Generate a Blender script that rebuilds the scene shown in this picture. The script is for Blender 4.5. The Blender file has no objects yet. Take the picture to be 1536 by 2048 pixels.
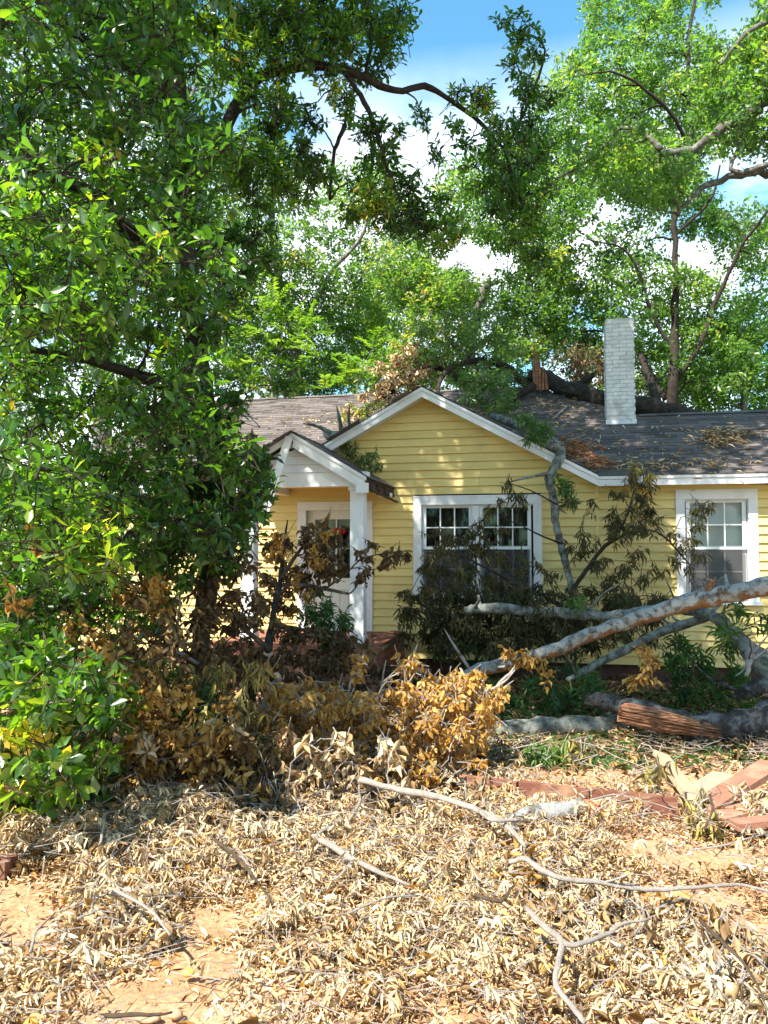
import bpy, math, random
import numpy as np
from mathutils import Vector, Matrix
R_ = random.Random(7)
rng = np.random.default_rng(11)
sc = bpy.context.scene
COL = sc.collection

# ------------------------------------------------------------------ camera, sky, sun, exposure
F = 1540.0                       # focal length in pixels of the 1536 x 2048 photograph
PITCH = math.atan(76 / F)
CAM = np.array([0.0, 0.0, 1.75])
cam = bpy.data.cameras.new('camera'); cam_ob = bpy.data.objects.new('camera', cam); COL.objects.link(cam_ob)
cam.sensor_fit = 'HORIZONTAL'; cam.sensor_width = 36.0; cam.lens = 36.0 * F / 1536.0
cam.clip_start = 0.05; cam.clip_end = 2000
cam_ob.location = CAM; cam_ob.rotation_euler = (math.pi / 2 + PITCH, 0, 0)
sc.camera = cam_ob

TO_SUN = Vector((-0.40, -0.45, 0.80)).normalized()
EL = math.asin(TO_SUN.z); AZ = math.atan2(TO_SUN.x, TO_SUN.y)
world = bpy.data.worlds.new('World'); sc.world = world; world.use_nodes = True
wt = world.node_tree; wt.nodes.clear()
def wn(t): return wt.nodes.new(t)
wo = wn('ShaderNodeOutputWorld'); bg = wn('ShaderNodeBackground'); sky = wn('ShaderNodeTexSky')
sky.sky_type = 'NISHITA'; sky.sun_disc = False; sky.sun_elevation = EL; sky.sun_rotation = AZ
sky.air_density = 1.0; sky.dust_density = 0.1; sky.ozone_density = 2.2
bg.inputs['Strength'].default_value = 0.105
tc = wn('ShaderNodeTexCoord'); mp = wn('ShaderNodeMapping'); mp.inputs['Scale'].default_value = (1, 1, 1.9)
nz = wn('ShaderNodeTexNoise'); nz.inputs['Scale'].default_value = 2.6; nz.inputs['Detail'].default_value = 7; nz.inputs['Roughness'].default_value = 0.55
cr = wn('ShaderNodeValToRGB'); cr.color_ramp.elements[0].position = 0.42; cr.color_ramp.elements[1].position = 0.56
mx = wn('ShaderNodeMix'); mx.data_type = 'RGBA'
mx.inputs['B'].default_value = (7.5, 7.9, 8.4, 1)
wt.links.new(tc.outputs['Generated'], mp.inputs['Vector']); wt.links.new(mp.outputs['Vector'], nz.inputs['Vector'])
sx = wn('ShaderNodeSeparateXYZ'); wt.links.new(tc.outputs['Generated'], sx.inputs['Vector'])
fade = wn('ShaderNodeMapRange'); fade.inputs['From Min'].default_value = 0.42; fade.inputs['From Max'].default_value = 0.56; fade.inputs['To Min'].default_value = 1.0; fade.inputs['To Max'].default_value = 0.0
fm = wn('ShaderNodeMath'); fm.operation = 'MULTIPLY'; wt.links.new(sx.outputs['Z'], fade.inputs['Value'])
wt.links.new(nz.outputs['Fac'], cr.inputs['Fac']); wt.links.new(cr.outputs['Color'], fm.inputs[0]); wt.links.new(fade.outputs['Result'], fm.inputs[1]); wt.links.new(fm.outputs['Value'], mx.inputs['Factor'])
tn = wn('ShaderNodeVectorMath'); tn.operation = 'MULTIPLY'; tn.inputs[1].default_value = (0.72, 1.22, 1.18); wt.links.new(sky.outputs['Color'], tn.inputs[0]); wt.links.new(tn.outputs['Vector'], mx.inputs['A']); wt.links.new(mx.outputs['Result'], bg.inputs['Color'])
wt.links.new(bg.outputs['Background'], wo.inputs['Surface'])

sun = bpy.data.lights.new('sun', 'SUN'); sun.energy = 5.0; sun.angle = math.radians(0.5); sun.color = (1.0, 0.94, 0.84)
sun_ob = bpy.data.objects.new('sun', sun); COL.objects.link(sun_ob)
sun_ob.rotation_euler = TO_SUN.to_track_quat('Z', 'Y').to_euler(); sun_ob.location = (-20, -12, 40)
sc.view_settings.view_transform = 'Standard'; sc.view_settings.look = 'None'
sc.view_settings.exposure = 1.5; sc.view_settings.gamma = 1.0
sc.cycles.max_bounces = 7; sc.cycles.diffuse_bounces = 4; sc.cycles.glossy_bounces = 3
sc.cycles.transmission_bounces = 4; sc.cycles.transparent_max_bounces = 8
sc.cycles.use_denoising = True; sc.cycles.sample_clamp_indirect = 6

# ------------------------------------------------------------------ geometry helpers
def ray(px, py):
    u = (px - 768) / F; w = (1024 - py) / F
    return np.array([u, math.cos(PITCH) - w * math.sin(PITCH), math.sin(PITCH) + w * math.cos(PITCH)])
def P(px, py, Y):
    d = ray(px, py); return CAM + d * (Y / d[1])
def G(px, py, z=0.0):
    d = ray(px, py); return CAM + d * ((z - CAM[2]) / d[2])
def proj(p):
    q = np.atleast_2d(p) - CAM
    z = q[:, 1] * math.cos(PITCH) + q[:, 2] * math.sin(PITCH)
    y = -q[:, 1] * math.sin(PITCH) + q[:, 2] * math.cos(PITCH)
    z = np.maximum(z, 1e-3)
    return 768 + F * q[:, 0] / z, 1024 - F * y / z, z

# permuted value noise, used for mounds and density
_nt = np.random.default_rng(3).random((64, 64))
def vnoise(x, y, s):
    x = np.asarray(x, float) / s + 100; y = np.asarray(y, float) / s + 100
    i = np.floor(x).astype(int); j = np.floor(y).astype(int); fx = x - i; fy = y - j
    fx = fx * fx * (3 - 2 * fx); fy = fy * fy * (3 - 2 * fy)
    a = _nt[i % 64, j % 64]; b = _nt[(i + 1) % 64, j % 64]; c = _nt[i % 64, (j + 1) % 64]; d = _nt[(i + 1) % 64, (j + 1) % 64]
    return (a * (1 - fx) + b * fx) * (1 - fy) + (c * (1 - fx) + d * fx) * fy
def gh(x, y):
    x = np.asarray(x, float); y = np.asarray(y, float)
    n = 0.05 * (vnoise(x, y, 1.1) - 0.5) + 0.022 * (vnoise(x, y, 0.35) - 0.5) + 0.008 * (vnoise(x, y, 0.11) - 0.5)
    far = np.clip((np.hypot(x, y) - 30) / 60, 0, 1)
    return n + far * 1.2 * (vnoise(x, y, 40) - 0.5)

def link(o, parent=None):
    COL.objects.link(o)
    if parent is not None: o.parent = parent
    return o
def thing(name, label, cat, loc=(0, 0, 0), rz=0.0, group=None):
    o = bpy.data.objects.new(name, None); COL.objects.link(o)
    o.location = loc; o.rotation_euler = (0, 0, rz); o.empty_display_size = 0.2
    o['label'] = label; o['category'] = cat
    if group: o['group'] = group
    return o
def base_of(root):
    return np.array(root.location) if root is not None else np.zeros(3)

def np_mesh(name, V, Q, T, mat, parent=None, tint=None, smooth=False, kind=None, local=False):
    """V (n,3), Q (m,4) quads, T (k,3) triangles; tint per vertex. Vertices are in world space unless local."""
    V = np.asarray(V, float)
    if parent is not None and not local: V = V - base_of(parent)
    Q = np.zeros((0, 4), int) if Q is None or len(Q) == 0 else np.asarray(Q, int)
    T = np.zeros((0, 3), int) if T is None or len(T) == 0 else np.asarray(T, int)
    me = bpy.data.meshes.new(name)
    me.vertices.add(len(V)); me.vertices.foreach_set('co', V.astype(np.float32).ravel())
    nl = Q.size + T.size
    me.loops.add(nl); me.loops.foreach_set('vertex_index', np.concatenate([Q.ravel(), T.ravel()]).astype(np.int32))
    me.polygons.add(len(Q) + len(T))
    st = np.concatenate([np.arange(len(Q)) * 4, Q.size + np.arange(len(T)) * 3]).astype(np.int32)
    me.polygons.foreach_set('loop_start', st)
    me.update(calc_edges=True)
    me.polygons.foreach_set('use_smooth', np.full(len(me.polygons), bool(smooth)))
    if tint is not None:
        a = me.attributes.new('tint', 'FLOAT', 'POINT'); a.data.foreach_set('value', np.asarray(tint, np.float32))
    me.materials.append(mat)
    o = bpy.data.objects.new(name, me); link(o, parent)
    if kind: o['kind'] = kind
    return o

class MB:
    """collects boxes, prisms and tubes into one mesh"""
    def __init__(s): s.v = []; s.q = []; s.t = []; s.n = 0; s.tint = []
    def add(s, V, Q=(), T=(), tint=0.5):
        V = np.asarray(V, float); s.v.append(V)
        if len(Q): s.q.append(np.asarray(Q, int) + s.n)
        if len(T): s.t.append(np.asarray(T, int) + s.n)
        s.n += len(V); s.tint.append(np.full(len(V), tint) if np.isscalar(tint) else np.asarray(tint))
    def hexa(s, c8, tint=0.5):
        s.add(c8, [(0, 3, 2, 1), (4, 5, 6, 7), (0, 1, 5, 4), (1, 2, 6, 5), (2, 3, 7, 6), (3, 0, 4, 7)], tint=tint)
    def box(s, x0, x1, y0, y1, z0, z1, tint=0.5):
        s.hexa([(x0, y0, z0), (x1, y0, z0), (x1, y1, z0), (x0, y1, z0), (x0, y0, z1), (x1, y0, z1), (x1, y1, z1), (x0, y1, z1)], tint)
    def tube(s, pts, r, sides=8, jit=0.0, tint=0.5, cap=True, strip=None):
        pts = np.asarray(pts, float); n = len(pts)
        r = np.interp(np.linspace(0, 1, n), np.linspace(0, 1, len(r)), r) if not np.isscalar(r) else np.full(n, r)
        tg = np.gradient(pts, axis=0); tg /= np.linalg.norm(tg, axis=1)[:, None] + 1e-9
        up = np.array([0, 0, 1.0]) if abs(tg[0, 2]) < 0.9 else np.array([1.0, 0, 0])
        a = np.cross(tg[0], up); a /= np.linalg.norm(a)
        ang = np.arange(sides) * 2 * math.pi / sides
        V = np.zeros((n, sides, 3)); wv = 1 + np.convolve(rng.normal(size=n + 2), [.25, .5, .25], 'valid') * jit * 1.6
        for i in range(n):
            a = a - tg[i] * np.dot(a, tg[i]); a /= np.linalg.norm(a) + 1e-9
            b = np.cross(tg[i], a)
            rr = r[i] * wv[i] * (1 + (rng.random(sides) - 0.5) * 2 * jit)
            V[i] = pts[i] + (np.cos(ang) * rr)[:, None] * a + (np.sin(ang) * rr)[:, None] * b
        idx = np.arange(n * sides).reshape(n, sides)
        A = idx[:-1]; B = idx[1:]
        Q = np.stack([A, np.roll(A, -1, 1), np.roll(B, -1, 1), B], -1).reshape(-1, 4)
        V = V.reshape(-1, 3); T = []
        if cap:
            V = np.vstack([V, pts[0], pts[-1]]); c0 = n * sides; c1 = c0 + 1
            T = [(idx[0, (k + 1) % sides], idx[0, k], c0) for k in range(sides)] + [(idx[-1, k], idx[-1, (k + 1) % sides], c1) for k in range(sides)]
        if strip is not None:                                # tint grows towards the stripped side
            cc = np.repeat(pts, sides, 0); nn = V[:n * sides] - cc; nn /= np.linalg.norm(nn, axis=1)[:, None] + 1e-9
            tint = np.full(len(V), .3); tint[:n * sides] = .36 + .38 * (nn @ np.asarray(strip, float))
        s.add(V, Q, T, tint)
    def sticks(s, A, B, r0, r1, tint=0.5):
        """many three-sided straight twigs at once"""
        A = np.asarray(A, float); B = np.asarray(B, float); n = len(A)
        if n == 0: return
        d = B - A; d /= np.linalg.norm(d, axis=1)[:, None] + 1e-9
        ref = np.where(np.abs(d[:, 2:3]) < 0.9, np.array([[0, 0, 1.0]]), np.array([[1.0, 0, 0]]))
        a = np.cross(d, ref); a /= np.linalg.norm(a, axis=1)[:, None] + 1e-9; b = np.cross(d, a)
        V = np.zeros((n, 6, 3))
        for k in range(3):
            c = math.cos(k * 2.0944); q = math.sin(k * 2.0944)
            o = c * a + q * b
            V[:, k] = A + o * np.reshape(r0, (-1, 1)); V[:, 3 + k] = B + o * np.reshape(r1, (-1, 1))
        base = np.arange(n)[:, None] * 6
        Q = np.concatenate([base + np.array([[0, 1, 4, 3]]), base + np.array([[1, 2, 5, 4]]), base + np.array([[2, 0, 3, 5]])])
        s.add(V.reshape(-1, 3), Q, tint=tint)
    def build(s, name, mat, parent=None, smooth=False, kind=None, local=False):
        if not s.v: return None
        return np_mesh(name, np.vstack(s.v), np.vstack(s.q) if s.q else None, np.vstack(s.t) if s.t else None, mat, parent,
                       np.concatenate(s.tint), smooth, kind, local)

def smooth_path(pts, n=4, wob=0.0):
    """Catmull-Rom through control points"""
    p = np.asarray(pts, float)
    p = np.vstack([2 * p[0] - p[1], p, 2 * p[-1] - p[-2]]); out = []
    for i in range(1, len(p) - 2):
        for t in np.arange(n) / n:
            out.append(0.5 * (2 * p[i] + (p[i + 1] - p[i - 1]) * t + (2 * p[i - 1] - 5 * p[i] + 4 * p[i + 1] - p[i + 2]) * t * t
                              + (3 * p[i] - p[i - 1] - 3 * p[i + 1] + p[i + 2]) * t ** 3))
    out.append(p[-2]); out = np.array(out)
    if wob: out[1:-1] += (rng.random((len(out) - 2, 3)) - 0.5) * 2 * wob
    return out

# ------------------------------------------------------------------ materials
def mat(name):
    m = bpy.data.materials.new(name); m.use_nodes = True; nt = m.node_tree; nt.nodes.clear()
    out = nt.nodes.new('ShaderNodeOutputMaterial')
    return m, nt, out
def N(nt, t, **k):
    n = nt.nodes.new(t)
    for a, v in k.items():
        if a in n.inputs: n.inputs[a].default_value = v
        else: setattr(n, a, v)
    return n
def ramp(nt, stops, interp='LINEAR'):
    n = nt.nodes.new('ShaderNodeValToRGB'); r = n.color_ramp; r.interpolation = interp
    while len(r.elements) > 1: r.elements.remove(r.elements[-1])
    r.elements[0].position = stops[0][0]; r.elements[0].color = (*stops[0][1], 1)
    for p, c in stops[1:]:
        e = r.elements.new(p); e.color = (*c, 1)
    return n
def tint_of(nt):
    return N(nt, 'ShaderNodeAttribute', attribute_name='tint').outputs['Fac']

def leaf_mat(name, stops, trans=0.35, rough=0.5, spec=0.4, tgain=1.9, thue=(1.1, 1.0, 0.6), back=None):
    m, nt, out = mat(name); L = nt.links.new
    cr = ramp(nt, stops); L(tint_of(nt), cr.inputs['Fac'])
    col = cr.outputs['Color']
    tcn = N(nt, 'ShaderNodeTexCoord'); nz = N(nt, 'ShaderNodeTexNoise', Scale=60.0, Detail=2.0); L(tcn.outputs['Object'], nz.inputs['Vector'])
    mr = N(nt, 'ShaderNodeMapRange'); mr.inputs['To Min'].default_value = 0.72; mr.inputs['To Max'].default_value = 1.28; L(nz.outputs['Fac'], mr.inputs['Value'])
    mul = N(nt, 'ShaderNodeVectorMath', operation='SCALE'); L(col, mul.inputs[0]); L(mr.outputs['Result'], mul.inputs['Scale'])
    basec = mul.outputs['Vector']
    if back:
        g = N(nt, 'ShaderNodeNewGeometry'); mb = N(nt, 'ShaderNodeMix', data_type='RGBA')
        L(g.outputs['Backfacing'], mb.inputs['Factor']); L(basec, mb.inputs['A']); mb.inputs['B'].default_value = (*back, 1); 
        basec2 = mb.outputs['Result']
    else: basec2 = basec
    pb = N(nt, 'ShaderNodeBsdfPrincipled', Roughness=rough); pb.inputs['Specular IOR Level'].default_value = spec
    L(basec2, pb.inputs['Base Color'])
    tr = N(nt, 'ShaderNodeBsdfTranslucent')
    tm = N(nt, 'ShaderNodeVectorMath', operation='MULTIPLY'); L(basec, tm.inputs[0]); tm.inputs[1].default_value = tuple(tgain * x for x in thue)
    L(tm.outputs['Vector'], tr.inputs['Color'])
    ms = N(nt, 'ShaderNodeMixShader'); ms.inputs['Fac'].default_value = trans
    L(pb.outputs['BSDF'], ms.inputs[1]); L(tr.outputs['BSDF'], ms.inputs[2]); L(ms.outputs['Shader'], out.inputs['Surface'])
    return m

def noisy_mat(name, stops, scale=8.0, detail=6.0, rough=0.8, bump=0.0, bscale=None, stretch=(1, 1, 1), spec=0.3, tintmul=None, dirt=None):
    m, nt, out = mat(name); L = nt.links.new
    tcn = N(nt, 'ShaderNodeTexCoord'); mp = N(nt, 'ShaderNodeMapping'); mp.inputs['Scale'].default_value = stretch
    L(tcn.outputs['Object'], mp.inputs['Vector'])
    nz = N(nt, 'ShaderNodeTexNoise', Scale=scale, Detail=detail, Roughness=0.62); L(mp.outputs['Vector'], nz.inputs['Vector'])
    cr = ramp(nt, stops); L(nz.outputs['Fac'], cr.inputs['Fac']); col = cr.outputs['Color']
    if tintmul:
        mr = N(nt, 'ShaderNodeMapRange'); mr.inputs['To Min'].default_value = tintmul[0]; mr.inputs['To Max'].default_value = tintmul[1]
        L(tint_of(nt), mr.inputs['Value'])
        mul = N(nt, 'ShaderNodeVectorMath', operation='SCALE'); L(col, mul.inputs[0]); L(mr.outputs['Result'], mul.inputs['Scale']); col = mul.outputs['Vector']
    if dirt:
        n2 = N(nt, 'ShaderNodeTexNoise', Scale=dirt[1], Detail=5.0); L(tcn.outputs['Object'], n2.inputs['Vector'])
        r2 = ramp(nt, [(dirt[2], (0, 0, 0)), (dirt[3], (1, 1, 1))]); L(n2.outputs['Fac'], r2.inputs['Fac'])
        mb = N(nt, 'ShaderNodeMix', data_type='RGBA'); L(r2.outputs['Color'], mb.inputs['Factor']); L(col, mb.inputs['A']); mb.inputs['B'].default_value = (*dirt[0], 1); col = mb.outputs['Result']
    pb = N(nt, 'ShaderNodeBsdfPrincipled', Roughness=rough); pb.inputs['Specular IOR Level'].default_value = spec
    L(col, pb.inputs['Base Color'])
    if bump:
        nb = N(nt, 'ShaderNodeTexNoise', Scale=bscale or scale * 2, Detail=6.0); L(mp.outputs['Vector'], nb.inputs['Vector'])
        bp = N(nt, 'ShaderNodeBump', Strength=bump, Distance=0.02); L(nb.outputs['Fac'], bp.inputs['Height']); L(bp.outputs['Normal'], pb.inputs['Normal'])
    L(pb.outputs['BSDF'], out.inputs['Surface'])
    return m

M = {}
M['siding'] = noisy_mat('yellow siding paint', [(0.3, (0.665, 0.51, 0.185)), (0.7, (0.725, 0.57, 0.22))], 3.0, 5, 0.5, 0.12, 50, (0.25, 1, 3), tintmul=(0.93, 1.05), dirt=((0.40, 0.30, 0.13), 1.7, 0.56, 0.90))
M['white'] = noisy_mat('white trim paint', [(0.3, (0.66, 0.67, 0.68)), (0.7, (0.73, 0.74, 0.74))], 5.0, 5, 0.5, 0.06, 60, dirt=((0.52, 0.48, 0.42), 3.5, 0.6, 0.9))
M['sash'] = noisy_mat('white sash', [(0.3, (0.76, 0.77, 0.77)), (0.7, (0.8, 0.81, 0.81))], 6.0, 3, 0.4)
M['shingle'] = noisy_mat('asphalt shingle', [(0.25, (0.078, 0.066, 0.062)), (0.75, (0.160, 0.132, 0.120))], 26.0, 8, 0.9, 0.5, 180, tintmul=(0.62, 1.4), dirt=((0.17, 0.145, 0.125), 1.6, 0.5, 0.85))
M['brickpaint'] = noisy_mat('white painted brick', [(0.25, (0.50, 0.51, 0.49)), (0.7, (0.70, 0.70, 0.67))], 9.0, 7, 0.7, 0.35, 40, tintmul=(0.92, 1.04), dirt=((0.36, 0.35, 0.31), 3.0, 0.52, 0.80))
M['mortar'] = noisy_mat('painted mortar', [(0.3, (0.36, 0.36, 0.34)), (0.7, (0.50, 0.5, 0.47))], 20.0, 5, 0.9)
M['flashing'] = noisy_mat('painted flashing', [(0.3, (0.58, 0.62, 0.62)), (0.7, (0.68, 0.71, 0.70))], 6.0, 4, 0.45)
M['darkwood'] = noisy_mat('dark rotten wood', [(0.3, (0.018, 0.011, 0.008)), (0.7, (0.075, 0.04, 0.025))], 14.0, 7, 0.8, 0.5, 40, (1, 0.3, 1))
M['foundation'] = noisy_mat('foundation', [(0.3, (0.06, 0.035, 0.028)), (0.7, (0.12, 0.065, 0.05))], 12.0, 6, 0.9, 0.4)
M['redbrick'] = noisy_mat('red brick', [(0.3, (0.19, 0.07, 0.045)), (0.7, (0.32, 0.13, 0.08))], 14.0, 6, 0.85, 0.4, 40, tintmul=(0.75, 1.2))
M['darkred'] = noisy_mat('dark red lumber', [(0.25, (0.12, 0.045, 0.03)), (0.75, (0.24, 0.095, 0.06))], 7.0, 7, 0.85, 0.4, 30, (1, 9, 9), tintmul=(0.75, 1.15), dirt=((0.4, 0.24, 0.14), 5.0, 0.55, 0.75))
M['redboard'] = noisy_mat('red stained lumber', [(0.25, (0.23, 0.095, 0.06)), (0.75, (0.37, 0.17, 0.11))], 7.0, 7, 0.75, 0.3, 30, (1, 9, 9), tintmul=(0.75, 1.15), dirt=((0.34, 0.22, 0.14), 6.0, 0.46, 0.72))
M['paleboard'] = noisy_mat('weathered pale lumber', [(0.25, (0.36, 0.215, 0.125)), (0.75, (0.55, 0.38, 0.25))], 6.0, 7, 0.75, 0.3, 30, (1, 9, 9))
M['porchceil'] = noisy_mat('porch ceiling paint', [(0.3, (0.62, 0.58, 0.5)), (0.7, (0.7, 0.66, 0.58))], 5.0, 4, 0.6)
M['doorpaint'] = noisy_mat('door paint', [(0.3, (0.62, 0.62, 0.53)), (0.7, (0.68, 0.67, 0.58))], 4.0, 4, 0.45)
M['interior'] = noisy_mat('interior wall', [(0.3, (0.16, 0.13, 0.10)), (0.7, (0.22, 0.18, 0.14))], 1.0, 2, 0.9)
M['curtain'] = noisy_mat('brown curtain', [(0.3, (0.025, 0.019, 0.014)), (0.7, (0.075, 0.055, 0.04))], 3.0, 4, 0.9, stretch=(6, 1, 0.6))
M['blind'] = noisy_mat('window blind', [(0.3, (0.55, 0.58, 0.56)), (0.7, (0.62, 0.65, 0.62))], 2.0, 3, 0.6)
M['bow'] = noisy_mat('red ribbon', [(0.3, (0.22, 0.015, 0.012)), (0.7, (0.42, 0.04, 0.025))], 9.0, 4, 0.5)
M['wreath'] = noisy_mat('berry wreath', [(0.3, (0.02, 0.03, 0.015)), (0.7, (0.06, 0.07, 0.03))], 20.0, 4, 0.8)
M['berry'] = noisy_mat('white berries', [(0.3, (0.6, 0.62, 0.6)), (0.7, (0.75, 0.76, 0.74))], 9.0, 2, 0.4)
M['metal'] = noisy_mat('brass knob', [(0.3, (0.25, 0.17, 0.06)), (0.7, (0.4, 0.28, 0.1))], 9.0, 2, 0.3)
M['paper'] = noisy_mat('white scrap', [(0.3, (0.75, 0.75, 0.73)), (0.7, (0.82, 0.82, 0.8))], 20.0, 3, 0.8)
M['stone'] = noisy_mat('tan stone', [(0.3, (0.34, 0.2, 0.11)), (0.7, (0.5, 0.33, 0.2))], 30.0, 5, 0.8, 0.3)
M['fruit'] = noisy_mat('yellow fruit skin', [(0.3, (0.5, 0.33, 0.05)), (0.7, (0.62, 0.45, 0.09))], 30.0, 3, 0.4)

def glass_mat():
    m, nt, out = mat('window glass'); L = nt.links.new
    fr = N(nt, 'ShaderNodeFresnel', IOR=1.45); gl = N(nt, 'ShaderNodeBsdfGlossy', Roughness=0.03); tr = N(nt, 'ShaderNodeBsdfTransparent')
    tr.inputs['Color'].default_value = (0.86, 0.9, 0.88, 1)
    mr = N(nt, 'ShaderNodeMapRange'); mr.inputs['To Min'].default_value = 0.0; mr.inputs['To Max'].default_value = 1.0; L(fr.outputs['Fac'], mr.inputs['Value'])
    ms = N(nt, 'ShaderNodeMixShader'); L(mr.outputs['Result'], ms.inputs['Fac']); L(tr.outputs['BSDF'], ms.inputs[1]); L(gl.outputs['BSDF'], ms.inputs[2])
    L(ms.outputs['Shader'], out.inputs['Surface']); return m
M['glass'] = glass_mat()
def screen_mat():
    m, nt, out = mat('insect screen'); L = nt.links.new
    d = N(nt, 'ShaderNodeBsdfDiffuse'); d.inputs['Color'].default_value = (0.09, 0.09, 0.095, 1); tr = N(nt, 'ShaderNodeBsdfTransparent')
    ms = N(nt, 'ShaderNodeMixShader'); ms.inputs['Fac'].default_value = 0.45; L(tr.outputs['BSDF'], ms.inputs[1]); L(d.outputs['BSDF'], ms.inputs[2])
    L(ms.outputs['Shader'], out.inputs['Surface']); return m
M['screen'] = screen_mat()

def bark_mat(name, stops, lichen=None, scale=9.0, lich=(0.5, 0.62), furrow=1.0, strip=None):
    m, nt, out = mat(name); L = nt.links.new
    tcn = N(nt, 'ShaderNodeTexCoord')
    nz = N(nt, 'ShaderNodeTexNoise', Scale=scale, Detail=9.0, Roughness=0.68); L(tcn.outputs['Object'], nz.inputs['Vector'])
    cr = ramp(nt, stops); L(nz.outputs['Fac'], cr.inputs['Fac']); col = cr.outputs['Color']
    if lichen:
        n2 = N(nt, 'ShaderNodeTexNoise', Scale=scale * 0.7, Detail=8.0, Roughness=0.7); mp = N(nt, 'ShaderNodeMapping'); mp.inputs['Location'].default_value = (7, 3, 1)
        L(tcn.outputs['Object'], mp.inputs['Vector']); L(mp.outputs['Vector'], n2.inputs['Vector'])
        r2 = ramp(nt, [(lich[0], (0, 0, 0)), (lich[1], (1, 1, 1))]); L(n2.outputs['Fac'], r2.inputs['Fac'])
        mb = N(nt, 'ShaderNodeMix', data_type='RGBA'); L(r2.outputs['Color'], mb.inputs['Factor']); L(col, mb.inputs['A']); mb.inputs['B'].default_value = (*lichen, 1); col = mb.outputs['Result']
    if strip:
        n3 = N(nt, 'ShaderNodeTexNoise', Scale=6.0, Detail=7.0, Roughness=0.7); L(tcn.outputs['Object'], n3.inputs['Vector'])
        a3 = N(nt, 'ShaderNodeMath', operation='ADD'); L(n3.outputs['Fac'], a3.inputs[0]); L(tint_of(nt), a3.inputs[1])
        r3 = ramp(nt, [(0.98, (0, 0, 0)), (1.02, (1, 1, 1))]); a4 = N(nt, 'ShaderNodeMath', operation='MULTIPLY'); a4.inputs[1].default_value = 0.85; L(a3.outputs['Value'], a4.inputs[0])
        L(a4.outputs['Value'], r3.inputs['Fac']); n4 = N(nt, 'ShaderNodeTexNoise', Scale=14.0, Detail=6.0); L(tcn.outputs['Object'], n4.inputs['Vector'])
        r4 = ramp(nt, [(0.3, tuple(x * .55 for x in strip)), (0.7, strip)]); L(n4.outputs['Fac'], r4.inputs['Fac'])
        mb = N(nt, 'ShaderNodeMix', data_type='RGBA'); L(r3.outputs['Color'], mb.inputs['Factor']); L(col, mb.inputs['A']); L(r4.outputs['Color'], mb.inputs['B']); col = mb.outputs['Result']
    pb = N(nt, 'ShaderNodeBsdfPrincipled', Roughness=0.9); pb.inputs['Specular IOR Level'].default_value = 0.15; L(col, pb.inputs['Base Color'])
    vo = N(nt, 'ShaderNodeTexVoronoi', Scale=scale * 4, feature='DISTANCE_TO_EDGE'); n9 = N(nt, 'ShaderNodeTexNoise', Scale=scale * 2.2, Detail=6.0, Roughness=0.7); L(tcn.outputs['Object'], n9.inputs['Vector'])
    m9 = N(nt, 'ShaderNodeMix', data_type='RGBA'); m9.inputs['Factor'].default_value = 0.16; L(tcn.outputs['Object'], m9.inputs['A']); L(n9.outputs['Color'], m9.inputs['B']); L(m9.outputs['Result'], vo.inputs['Vector'])
    r9 = ramp(nt, [(0.0, (0.35, 0.33, 0.31)), (0.10, (1, 1, 1))]); L(vo.outputs['Distance'], r9.inputs['Fac'])
    k9 = N(nt, 'ShaderNodeVectorMath', operation='MULTIPLY'); L(col, k9.inputs[0]); L(r9.outputs['Color'], k9.inputs[1]); L(k9.outputs['Vector'], pb.inputs['Base Color'])
    ad = N(nt, 'ShaderNodeMath', operation='ADD'); L(vo.outputs['Distance'], ad.inputs[0]); L(nz.outputs['Fac'], ad.inputs[1])
    bp = N(nt, 'ShaderNodeBump', Strength=0.8 * furrow, Distance=0.02); L(ad.outputs['Value'], bp.inputs['Height']); L(bp.outputs['Normal'], pb.inputs['Normal'])
    L(pb.outputs['BSDF'], out.inputs['Surface']); return m
M['bark_dark'] = bark_mat('dark bark', [(0.3, (0.022, 0.017, 0.014)), (0.7, (0.085, 0.068, 0.055))], (0.13, 0.13, 0.11), 14, (0.58, 0.75), 0.6)
M['bark_grey'] = bark_mat('grey bark', [(0.3, (0.10, 0.085, 0.07)), (0.7, (0.26, 0.23, 0.2))], (0.36, 0.37, 0.34), 10)
M['bark_lichen'] = bark_mat('lichen spotted bark', [(0.32, (0.10, 0.08, 0.065)), (0.55, (0.30, 0.26, 0.21)), (0.7, (0.44, 0.39, 0.33))], (0.62, 0.63, 0.60), 17, (0.42, 0.52), 1.0, (0.55, 0.29, 0.13))
M['bark_moss'] = bark_mat('mossy pale bark', [(0.3, (0.08, 0.075, 0.06)), (0.7, (0.24, 0.24, 0.2))], (0.44, 0.48, 0.43), 15, (0.42, 0.58), 1.1)
M['bark_log'] = bark_mat('rough log bark', [(0.3, (0.05, 0.04, 0.035)), (0.7, (0.20, 0.17, 0.15))], (0.42, 0.43, 0.42), 13, (0.48, 0.62), 1.3)
M['twig_pale'] = bark_mat('pale bare twig', [(0.3, (0.48, 0.40, 0.33)), (0.7, (0.74, 0.68, 0.62))], None, 20)
M['twig_brown'] = bark_mat('brown twig', [(0.3, (0.10, 0.065, 0.04)), (0.7, (0.26, 0.19, 0.13))], None, 20)
M['tornwood'] = noisy_mat('torn orange wood', [(0.34, (0.10, 0.040, 0.022)), (0.5, (0.33, 0.145, 0.075)), (0.66, (0.50, 0.29, 0.165))], 9.0, 9, 0.85, 1.0, 26, (0.45, 8, 8))
M['cutwood'] = noisy_mat('cut pale wood', [(0.3, (0.5, 0.32, 0.17)), (0.7, (0.66, 0.47, 0.28))], 20.0, 6, 0.8, 0.3)
M['redwood'] = noisy_mat('rust red fresh wood', [(0.3, (0.36, 0.10, 0.04)), (0.7, (0.58, 0.2, 0.09))], 14.0, 7, 0.8, 0.5)

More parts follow.
